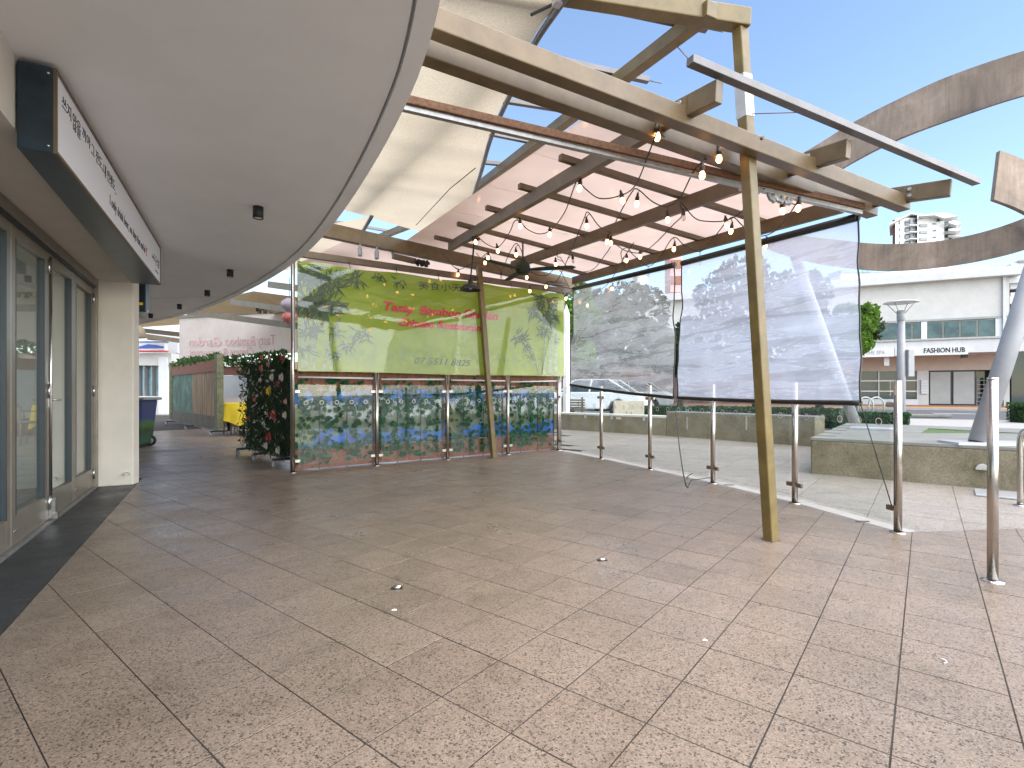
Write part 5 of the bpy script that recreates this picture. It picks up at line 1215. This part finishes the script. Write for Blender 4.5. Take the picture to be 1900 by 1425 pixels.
for k in range(5):
    dv = 12.6 * k
    far_box(TW, 1680, 409 + dv, 1686, 417.5 + dv, YT + .7, .5, 'window', 'window_dark'); far_box(TW, 1689, 405.5 + dv, 1702, 416 + dv, YT + .6, .6, 'balcony_recess', 'mid_grey'); far_box(TW, 1696, 405.5 + dv, 1701, 411 + dv, YT + .4, .3, 'window', 'window_dark')
    far_box(TW, 1670, 409 + dv, 1673, 415 + dv, YT + .7, .5, 'window', 'pale_grey'); far_box(TW, 1687.5, 416.5 + dv, 1703, 418 + dv, YT - .6, 2, 'balcony_slab', 'white_paint')
    far_box(TW, 1707.5, 415.5 + dv, 1721, 420.5 + dv, YT - .3, .5, 'window', 'mid_grey'); far_box(TW, 1732, 413.5 + dv, 1737.5, 415.5 + dv, YT - .3, .5, 'window', 'window_dark')
    far_box(TW, 1752, 411.5 + dv, 1758.5, 415 + dv, YT + 1.6, .5, 'window', 'window_dark'); far_box(TW, 1760.5, 415 + dv, 1766, 421 + dv, YT + 2.6, .5, 'window', 'window_dark'); far_box(TW, 1759.5, 424 + dv, 1783, 425.5 + dv, YT + 1, 4, 'balcony_slab', 'white_paint')
far_box(TW, 1739, 402, 1744, 410.5, YT - .3, .5, 'window', 'window_dark'); far_box(TW, 1705.5, 403.4, 1712, 405.4, YT - .3, .5, 'window', 'window_dark')
# brick tower and banner seen dimly behind the blinds
BT = thing('brick_building', 'reddish brown brick building behind the street trees', 'building', at(1190, 700, 48).xy.to_3d())
far_box(BT, 1120, 655, 1330, 745, 48, 10, 'wall', 'brick_brown')
for k in range(6): far_box(BT, 1130 + k * 33, 690, 1152 + k * 33, 738, 47.8, .3, 'window', 'window_dark')
far_box(BT, 1116, 648, 1334, 655, 47.4, 11, 'roof_edge', 'pale_grey')
TB = thing('tall_banner_tower', 'narrow red and pale tower standing between the blinds and trees', 'tower', at(1254, 700, 80).xy.to_3d())
far_box(TB, 1244, 470, 1266, 735, 80, 3, 'shaft', 'pink_print')
for k in range(7): far_box(TB, 1246, 482 + k * 30, 1264, 497 + k * 30, 79.8, .3, 'window', 'brick_brown')
WT = thing('pale_tower', 'pale stepped tower beyond the creased blind', 'tower', at(1192, 700, 110).xy.to_3d())
far_box(WT, 1183, 512, 1201, 735, 110, 10, 'shaft', 'offwhite_paint'); far_box(WT, 1187, 502, 1197, 512, 111, 6, 'lantern', 'offwhite_paint')
for k in range(6): far_box(WT, 1187, 522 + k * 16, 1197, 530 + k * 16, 109.6, .5, 'window', 'pale_grey')
# sweep of low shops that closes the street behind the trees
CW = thing('terrace_shops', 'row of dim brown shopfronts beyond the street trees', 'building', Vector((4, 60, 0)))
build(MB().box((2, 62, 2.2), (70, 4, 4.4)), 'wall', 'brown_shop', CW); build(MB().box((2, 59.4, 3.1), (70, 1.2, .5)), 'awning', 'pale_grey', CW)
for k in range(14): build(MB().box((-30 + k * 5, 59.9, 1.4), (3.6, .3, 2.2)), 'window', 'window_dark', CW)

# ================================================================== LEFT BACKGROUND: NEIGHBOURING RESTAURANT
# wheelie bin
bc = Vector((at(248, 800, 9.5).x, 9.5, 0)); BI = thing('wheelie_bin', 'wheelie bin wrapped in a blue sky and green forest print', 'bin', bc)
mb = MB(); r0, r1 = .21, .27
vs = [bc + Matrix.Rotation(.2, 3, 'Z') @ Vector((x * r_, y * r_ * 1.15, z)) for r_, z in ((r0, .06), (r1, .86)) for x, y in ((-1, -1), (1, -1), (1, 1), (-1, 1))]
mb.add(vs, [(3, 2, 1, 0), (4, 5, 6, 7)] + [(i, (i + 1) % 4, 4 + (i + 1) % 4, 4 + i) for i in range(4)]); build(mb, 'body', 'bin_wrap', BI, .025)
build(MB().box(bc + Vector((.02, 0, .885)), (.62, .70, .05), .2), 'lid', 'mid_grey', BI, .02); build(MB().box(bc + Vector((0, 0, .045)), (.4, .46, .09), .2), 'foot', 'black_rubber', BI, .02)
for s_ in (-1, 1): wheel(BI, bc + Vector((s_ * .15, .22, .1)), .1, .05, .2)
# castor screens
def castor(par, p):
    build(MB().lathe((0, 0, 0), [(0, -.014), (.035, -.014), (.04, -.006), (.04, .006), (.035, .014), (0, .014)], 12).__class__() if False else MB().tube([p + Vector((-.014, 0, .04)), p + Vector((.014, 0, .04))], .04, 12), 'castor', 'mid_grey', par)
    build(MB().box(p + Vector((0, 0, .085)), (.05, .05, .02)), 'castor_fork', 'chrome', par)
def stand(par, a, b, depth):
    d = (b - a).normalized(); n = Vector((d.y, -d.x, 0)); L = (b - a).length
    build(MB().beam(a + Vector((0, 0, .11)), b + Vector((0, 0, .11)), .05, .035), 'base_rail', 'black_paint', par)
    for t in (.06, L / 2, L - .06):
        p = a + d * t; build(MB().beam(p + n * depth + Vector((0, 0, .105)), p - n * depth + Vector((0, 0, .105)), .06, .03), 'foot', 'black_paint', par)
        build(MB().tube([p - n * depth * .9 + Vector((0, 0, .12)), p - n * .05 + Vector((0, 0, .9))], .012, 6), 'brace', 'black_paint', par)
        for s_ in (-1, 1): castor(par, p + n * s_ * depth * .92)
fa, fb_ = gp(462, 843), gp(537, 866); FW = thing('flower_wall', 'wheeled screen packed with dark greenery and bright artificial flowers', 'flower wall', (fa + fb_) / 2)
stand(FW, fa, fb_, .2); d = (fb_ - fa).normalized(); n = Vector((d.y, -d.x, 0)); L = (fb_ - fa).length
build(MB().box((fa + fb_) / 2 + Vector((0, 0, .80)), (L, .07, 1.32), math.atan2(d.y, d.x)), 'panel', 'foliage_mix', FW)
r_ = random.Random(5); mb = MB(); mb2 = MB(); mb3 = MB()
for k in range(2600):
    t, z = r_.uniform(-.06, L + .06), r_.uniform(.13, 1.50); p = fa + d * t + n * r_.uniform(.03, .15) + Vector((0, 0, z)); a = r_.uniform(0, 6.28); s_ = r_.uniform(.04, .12)
    v1 = d * math.cos(a) + Vector((0, 0, math.sin(a))); v2 = (d * -math.sin(a) + Vector((0, 0, math.cos(a)))); v1 = (v1 + n * r_.uniform(-.5, .7)).normalized()
    (mb if k % 3 == 0 else mb2 if k % 7 else mb3).add([p, p + v1 * s_ * .5 + v2 * s_ * .16, p + v1 * s_, p + v1 * s_ * .5 - v2 * s_ * .16], [(0, 1, 2, 3)])
kind(build(mb, 'greenery', 'foliage_mix', FW), 'stuff'); kind(build(mb2, 'leaf_sprays', 'leaf_dark', FW), 'stuff'); kind(build(mb3, 'pale_sprays', 'white_petal', FW), 'stuff')
mb = MB()
for t0 in (.06, .30, L - .28, L - .1):
    for k in range(26):
        p = fa + d * (t0 + r_.uniform(-.12, .12)) + n * .09 + Vector((0, 0, 1.36 + r_.uniform(-.14, .1))); a = r_.uniform(.2, 2.9); v1 = (d * math.cos(a) + Vector((0, 0, math.sin(a))) + n * .3).normalized(); v2 = v1.cross(n).normalized(); s_ = r_.uniform(.1, .2)
        mb.add([p, p + v1 * s_ * .5 + v2 * s_ * .14, p + v1 * s_, p + v1 * s_ * .5 - v2 * s_ * .14], [(0, 1, 2, 3)])
kind(build(mb, 'fern_tops', 'leaf_green', FW), 'stuff')
def flower(par, p, rr, mat, n_, nn):
    mb = MB(); t1 = d; t2 = Vector((0, 0, 1))
    for ring, (k_, sc_, lift) in enumerate(((n_, 1, .2), (n_, .65, .5))):
        for k in range(k_):
            a = 6.283 * (k + ring * .5) / k_; dr = t1 * math.cos(a) + t2 * math.sin(a); sd = t1 * -math.sin(a) + t2 * math.cos(a); q = p + n * (.01 + ring * .01)
            mb.add([q, q + dr * rr * .6 * sc_ + sd * rr * .32 * sc_ + n * rr * lift * .6, q + dr * rr * sc_ + n * rr * lift, q + dr * rr * .6 * sc_ - sd * rr * .32 * sc_ + n * rr * lift * .6], [(0, 1, 2, 3)])
    build(mb, 'flower', mat, par)
def fw(u, v): p = onv(u, v, fa + n * .12, d); return p
for u, v, rr, mt in ((488, 683, .045, 'orange_petal'), (503, 725.5, .062, 'yellow_petal'), (475, 741, .035, 'orange_petal'), (512, 770, .07, 'red_petal'), (503, 812, .07, 'red_petal'), (529, 664, .05, 'red_petal'), (489, 663, .035, 'orange_petal'), (501, 676, .04, 'pink_petal'), (503, 662, .035, 'pink_petal'), (478, 664, .03, 'brown_shop'), (526, 700, .05, 'white_petal'), (532, 770, .045, 'white_petal'), (498, 765, .04, 'white_petal'), (508, 700, .05, 'white_petal'), (533, 745, .035, 'pink_petal'), (465, 775, .04, 'red_petal'), (519, 712, .04, 'red_petal'), (486, 705, .035, 'white_petal'), (480, 735, .03, 'white_petal'), (492, 785, .035, 'white_petal'), (497, 826, .05, 'white_petal'), (520, 835, .05, 'white_petal')):
    flower(FW, fw(u, v), rr * 1.35, mt, 8, n)
wa, wb = gp(322, 788), gp(409, 809); PS = thing('painted_screen', 'wheeled timber plank screen with a faded forest painting and green end posts', 'screen', (wa + wb) / 2)
stand(PS, wa, wb, .2); d = (wb - wa).normalized(); n = Vector((d.y, -d.x, 0)); L = (wb - wa).length; wz = math.atan2(d.y, d.x)
for k in range(8):
    w = (L - .2) / 8; c = wa + d * (.1 + w * (k + .5)); zt_ = 1.52 if k < 7 else 1.5
    build(MB().box(c + n * .03 + Vector((0, 0, (.16 + zt_) / 2)), (w - .012, .03, zt_ - .16), wz), 'plank', 'wood_painting', PS)
    build(MB().box(c + n * .05 + Vector((0, 0, 1.62)), (w - .006, .03, .28), wz), 'brush_band', 'brush_brown', PS)
    build(MB().box(c + n * .052 + Vector((0, 0, .30)), (w - .02, .02, .28), wz), 'kick_board', 'timber_dark', PS)
for p, h in ((wa, 1.86), (wb, 1.84)): build(MB().box(p + n * .03 + Vector((0, 0, h / 2 + .1)), (.24, .13, h - .15), wz), 'end_post', 'timber_green', PS)
mb = leaf_cloud([(*(wa + d * t).xy, 1.80 + .03 * math.sin(t * 9), .11) for t in [.1 + .22 * k for k in range(int(L / .22))]], 520, .045, 9); kind(build(mb, 'ivy_top', 'leaf_green', PS), 'stuff')
# far dining area: banner from behind, screens, table and chairs
fb0, fb1 = Vector((at(333, 700, 17.5).x, 17.5, 0)), Vector((at(560, 700, 14.2).x, 14.2, 0)); fd = (fb1 - fb0).normalized(); fn = Vector((fd.y, -fd.x, 0))
RBN = thing('restaurant_banner', 'pale see-through back of a restaurant banner with reversed red lettering', 'banner', (fb0 + fb1) / 2 + Vector((0, 0, 2.1)))
build(MB().slab([fb0 + Vector((0, 0, 2.08)), fb1 + Vector((0, 0, 2.08)), fb1 + Vector((0, 0, 3.25)), fb0 + Vector((0, 0, 3.5))], .004, fn), 'sheet', 'banner_back', RBN)
def rtext(body, u0, u1, v0, v1, size, mat):
    a, b = onv(u0, v0, fb0, fd), onv(u1, v1, fb0, fd); x = (b - a); Lx = x.length; x.normalize(); y = Vector((0, 0, 1)) - x * x.z
    m_ = frame(a, x, y); off = fn * .02 if True else 0; m_.translation = m_.translation + fn * .03
    text(body, size, m_, 'reversed_lettering', mat, RBN, ext=.001, shear=.15, width=Lx)
rtext('Tasty', 512, 478, 640, 640, .42, 'pink_print') ; 
for body, u0, u1, v, sz_ in (('Bamboo', 475, 420, 641, .40), ('Garden', 412, 352, 642, .40), ('Chinese', 472, 428, 659, .34), ('Restaurant', 424, 352, 660, .34)): rtext(body, u0, u1, v, v, sz_, 'pink_print')
build(MB().beam(fb0 + Vector((0, 0, 3.52)), fb1 + Vector((0, 0, 3.27)), .08, .1), 'top_rail', 'tan_steel', RBN)
for p in (fb0, fb1): build(MB().tube([p - fn * .04, p - fn * .04 + Vector((0, 0, 3.5))], .035, 8), 'post', 'galvanised', RBN)
for i in range(5):
    a = fb0 + fd * (.2 + i * 1.15); 
    SC = thing('picture_screen', 'pale brown-banded screen under the reversed banner, ' + ['first from its free end', 'second from its free end', 'middle of five', 'fourth from its free end', 'last by the flower wall'][i], 'screen', a, 'far printed screens')
    build(MB().box(a + fd * .57 + Vector((0, 0, .95)) + fn * .05, (1.12, .03, 1.1), math.atan2(fd.y, fd.x)), 'board', 'far_print' if 'far_print' in M_ else 'pale_grey', SC)
    build(MB().box(a + fd * .57 + Vector((0, 0, 1.64)) + fn * .05, (1.13, .04, .26), math.atan2(fd.y, fd.x)), 'brush_band', 'brush_brown', SC); build(MB().box(a + fd * .57 + Vector((0, 0, .2)) + fn * .05, (1.13, .04, .4), math.atan2(fd.y, fd.x)), 'brush_band', 'brush_brown', SC)
    kind(build(leaf_cloud([(*(a + fd * t + fn * .1).xy, 1.95 + r_.uniform(-.08, .08), .16) for t in (.1, .3, .5, .7, .9, 1.05)], 260, .06, 40 + i), 'ivy_top', 'leaf_green', SC), 'stuff')
tc = Vector((at(449, 790, 12.2).x, 12.2, 0)); TT = thing('dining_table', 'round dining table under a yellow cloth', 'table', tc)
mb = MB(); nn_ = 40; vs = []
for j in range(7):
    for i in range(nn_):
        a = 6.283 * i / nn_; rr = .44 + (0 if j == 0 else .004 + .035 * (j / 6) * math.sin(a * 9) + .03 * j / 6); vs.append(tc + Vector((math.cos(a) * rr, math.sin(a) * rr, .745 - .075 * j * (1 + .12 * math.sin(a * 4)))))
mb.add(vs, [(j * nn_ + i, j * nn_ + (i + 1) % nn_, (j + 1) * nn_ + (i + 1) % nn_, (j + 1) * nn_ + i) for j in range(6) for i in range(nn_)], True); mb.add(vs[:nn_], [tuple(range(nn_))])
build(mb, 'tablecloth', 'yellow_cloth', TT)
for a in range(4): build(MB().tube([tc + Vector((.28 * math.cos(a * 1.57 + .6), .28 * math.sin(a * 1.57 + .6), 0)), tc + Vector((.25 * math.cos(a * 1.57 + .6), .25 * math.sin(a * 1.57 + .6), .73))], .03, 8), 'leg', 'black_paint', TT)
def chair(label, c, rz_):
    K = thing('dining_chair', label, 'chair', c, 'plastic chairs round the yellow table'); Mr = Matrix.Rotation(rz_, 3, 'Z')
    X = lambda x, y, z: Vector(c) + Mr @ Vector((x, y, z))
    build(MB().box(X(0, 0, .43), (.45, .43, .035), rz_), 'seat', 'chair_plastic', K, .012)
    vs = []; 
    pts = [X(x, .2 - .10 * (1 - (x / .23) ** 2) * -1, z) for x, z in ((-.23, .44), (.23, .44), (.23, .74), (.16, .84), (0, .87), (-.16, .84), (-.23, .74))]
    build(MB().slab(pts, .025, Mr @ Vector((0, 1, 0))), 'backrest', 'chair_plastic', K, .008)
    for x in (-.2, .2):
        for y in (-.18, .2): build(MB().tube([X(x * 1.08, y * 1.1, 0), X(x, y, .43)], .016, 6), 'leg', 'chair_plastic', K)
        build(MB().tube([X(x * 1.1, -.16, .43), X(x * 1.15, -.16, .63), X(x * 1.12, .2, .66)], .016, 6), 'armrest', 'chair_plastic', K)
chair('brown plastic chair with its back to the planked screen', tc + Vector((-.34, .42, 0)), R(50)); chair('brown plastic chair behind the yellow table', tc + Vector((-.3, .75, 0)), R(20)); chair('brown plastic chair on the flower wall side of the yellow table', tc + Vector((.65, -.25, 0)), R(-110))
# lanterns
for u, v, mt, nm, Y_ in ((537, 565, 'lantern_mauve', 'mauve', 10.5), (537, 589, 'lantern_red', 'red and white', 11.5)):
    p = at(u, v, Y_); K = thing('paper_lantern', nm + ' round paper lantern hanging beside the steel banner pole', 'lantern', p)
    build(MB().lathe(p, [(.02, -.13), (.07, -.125)] + [(.16 * math.cos(a) * (1 + .03 * (i % 2)), .12 * math.sin(a)) for i, a in enumerate([-1.1 + .2 * i for i in range(12)])] + [(.07, .125), (.02, .13)], 22), 'shade', mt, K)
    build(MB().tube([p + Vector((0, 0, .12)), p + Vector((0, 0, .55))], .006, 5), 'cord', 'black_rubber', K)
# tan pergola of the neighbouring terrace
NP = thing('pergola', 'distant tan pergola with pale roof sheets beyond the white canopy', 'pergola', Vector((-9, 17, 0)))
for (a, b), w in ((((262, 622, 20), (345, 634, 19)), .16), (((340, 578, 14), (560, 606, 11.5)), .14), (((430, 560, 12.2), (560, 578, 10.4)), .12), (((500, 528, 9.9), (560, 536, 9.2)), .12), (((255, 612, 24), (345, 622, 23)), .2), (((275, 627, 24), (340, 632, 24)), .18)):
    build(MB().beam(at(*a), at(*b), w * .6, w), 'beam', 'tan_steel', NP)
for a, b, c, e in (((300, 596, 14), (470, 560, 12.5), (560, 575, 11), (560, 600, 15)), ((255, 600, 20), (330, 590, 19), (345, 612, 23), (250, 618, 24))):
    build(MB().slab([at(*a) + Vector((0, 0, .25)), at(*b) + Vector((0, 0, .25)), at(*c) + Vector((0, 0, .25)), at(*e) + Vector((0, 0, .25))], .01, (0, 0, 1)), 'roof_sheet', 'sail_fabric', NP)
for u, v0, y in ((331, 640, 12.6), (150, 600, 18)):
    p = at(u, 700, y); build(MB().beam(Vector((p.x, y, 0)), Vector((p.x, y, at(u, 586, y).z)), .12, .12), 'post', 'tan_steel' if u < 200 else 'galvanised', NP)
for k in range(9): 
    p = at(478 + k * 3.5, 574 + 4 * math.sin(k * 1.9), 11.6); build(MB().box(p, (.06, .05, .09), k), 'hung_pot', 'timber_dark' if k % 3 else 'leaf_green', NP)
# far shopfront
FSh = thing('far_shopfront', 'cream shop with full height glass doors beyond the planked screen', 'building', at(285, 740, 24).xy.to_3d())
far_box(FSh, 60, 655, 318, 678, 24, 1, 'header', 'offwhite_paint'); far_box(FSh, 294, 663, 309, 768, 23.9, 1.2, 'column', 'white_paint'); far_box(FSh, 60, 590, 330, 655, 24.6, 6, 'upper_wall', 'white_paint')
gd = far_box(FSh, 60, 664, 294, 768, 24.5, .3, 'glazing', 'cyan_glass')
for u in (255, 267, 281, 240): far_box(gd, u - .8, 664, u + .8, 768, 24.1, .3, 'mullion', 'mid_grey')
far_box(FSh, 60, 735, 294, 768, 24.0, .4, 'stall_riser', 'offwhite_paint')
fsg = thing('shop_sign', 'white blue and red shop fascia sign above the far glass doors', 'sign', at(282, 645, 23.5))
far_box(fsg, 235, 634, 305, 652, 23.5, .25, 'panel', 'white_paint'); far_box(fsg, 235, 633.2, 305, 635, 23.45, .3, 'top_edge', 'blue_print'); far_box(fsg, 235, 650, 305, 652.6, 23.45, .3, 'bottom_edge', 'scarlet')
mb = MB().slab([at(u, v, 23.48) for u, v in ((235, 644), (258, 643), (275, 638.5), (290, 640), (304, 643), (304, 646), (235, 646.5))], .02, (0, -1, 0)); build(mb, 'wave_mark', 'blue_print', fsg)
far_box(FSh, 310, 640, 420, 775, 40, 1, 'side_wall', 'offwhite_paint')
k_ = thing('market_umbrella', 'small cream umbrella edge beyond the column', 'umbrella', at(258, 620, 13))
build(MB().lathe(at(246, 624, 13), [(0, .35), (.25, .22), (.30, -.02), (.29, -.03)], 8), 'canopy', 'sail_fabric', k_); pq = at(246, 624, 13); build(MB().tube([Vector((pq.x, pq.y, 0)), pq + Vector((0, 0, .33))], .02, 8), 'pole', 'galvanised', k_)

# ================================================================== SMALL THINGS ON THE FLOOR
for (u, v), nm in (((736, 1092), 'near a scrap of white paper'), ((1117, 1040), 'toward the leaning post')):
    p = gp(u, v); A = thing('floor_anchor', 'small steel floor anchor ring set in a tile, ' + nm, 'anchor', p, 'floor anchors')
    build(MB().box(p + Vector((0, 0, .002)), (.058, .03, .003), .15), 'socket', 'black_rubber', A)
    for s_ in (-1, 1): build(MB().tube([p + Vector((-.018, s_ * .009, .007)), p + Vector((.018, s_ * .009 + .004, .007))], .005, 8), 'bar', 'chrome', A)
p = gp(732, 1133); tag(build(MB().slab([p + Vector((x, y, .003)) for x, y in ((-.014, -.006), (.013, -.007), (.008, .006), (.0, .01), (-.01, .004))], .002, (0, 0, 1)), 'paper_scrap', 'paper_white'), 'tiny white paper scrap lying near a floor anchor', 'litter')
p = gp(1307, 1189); tag(build(MB().slab([p + Vector((x, y, .003)) for x, y in ((-.01, -.005), (.012, -.005), (.003, .009))], .002, (0, 0, 1)), 'paper_scrap', 'paper_white'), 'tiny white triangle of paper beside a tile joint', 'litter')
p = gp(1748, 1227); tag(build(MB().tube([p + Vector((.022 * math.cos(a) - .01, .02 * math.sin(a), .004)) for a in [-1.6 + .3 * i for i in range(9)]], .002, 5), 'cable_tie', 'paper_white'), 'curled white cable tie lying on the tiles', 'litter')
p = gp(1903, 1412); tag(build(MB().box(p + Vector((.085, -.06, .003)), (.16, .16, .004), R(51)), 'floor_cover', 'navy_metal'), 'dark teal square cover set in the tiles', 'cover')
for (u, v) in ((1600, 968), (1352, 900)):
    p = gp(u, v); tag(build(MB().slab([p + Vector((x, y, .002)) for x, y in ((-.06, -.01), (-.01, -.02), (.05, -.012), (.06, .008), (0, .014), (-.05, .01))], .004, (0, 0, 1)), 'dry_leaf', 'timber_dark'), 'dry brown leaf on the plaza slabs ' + ('outside the glass near the end post' if u > 1500 else 'beyond the glass behind the tan post'), 'leaf')
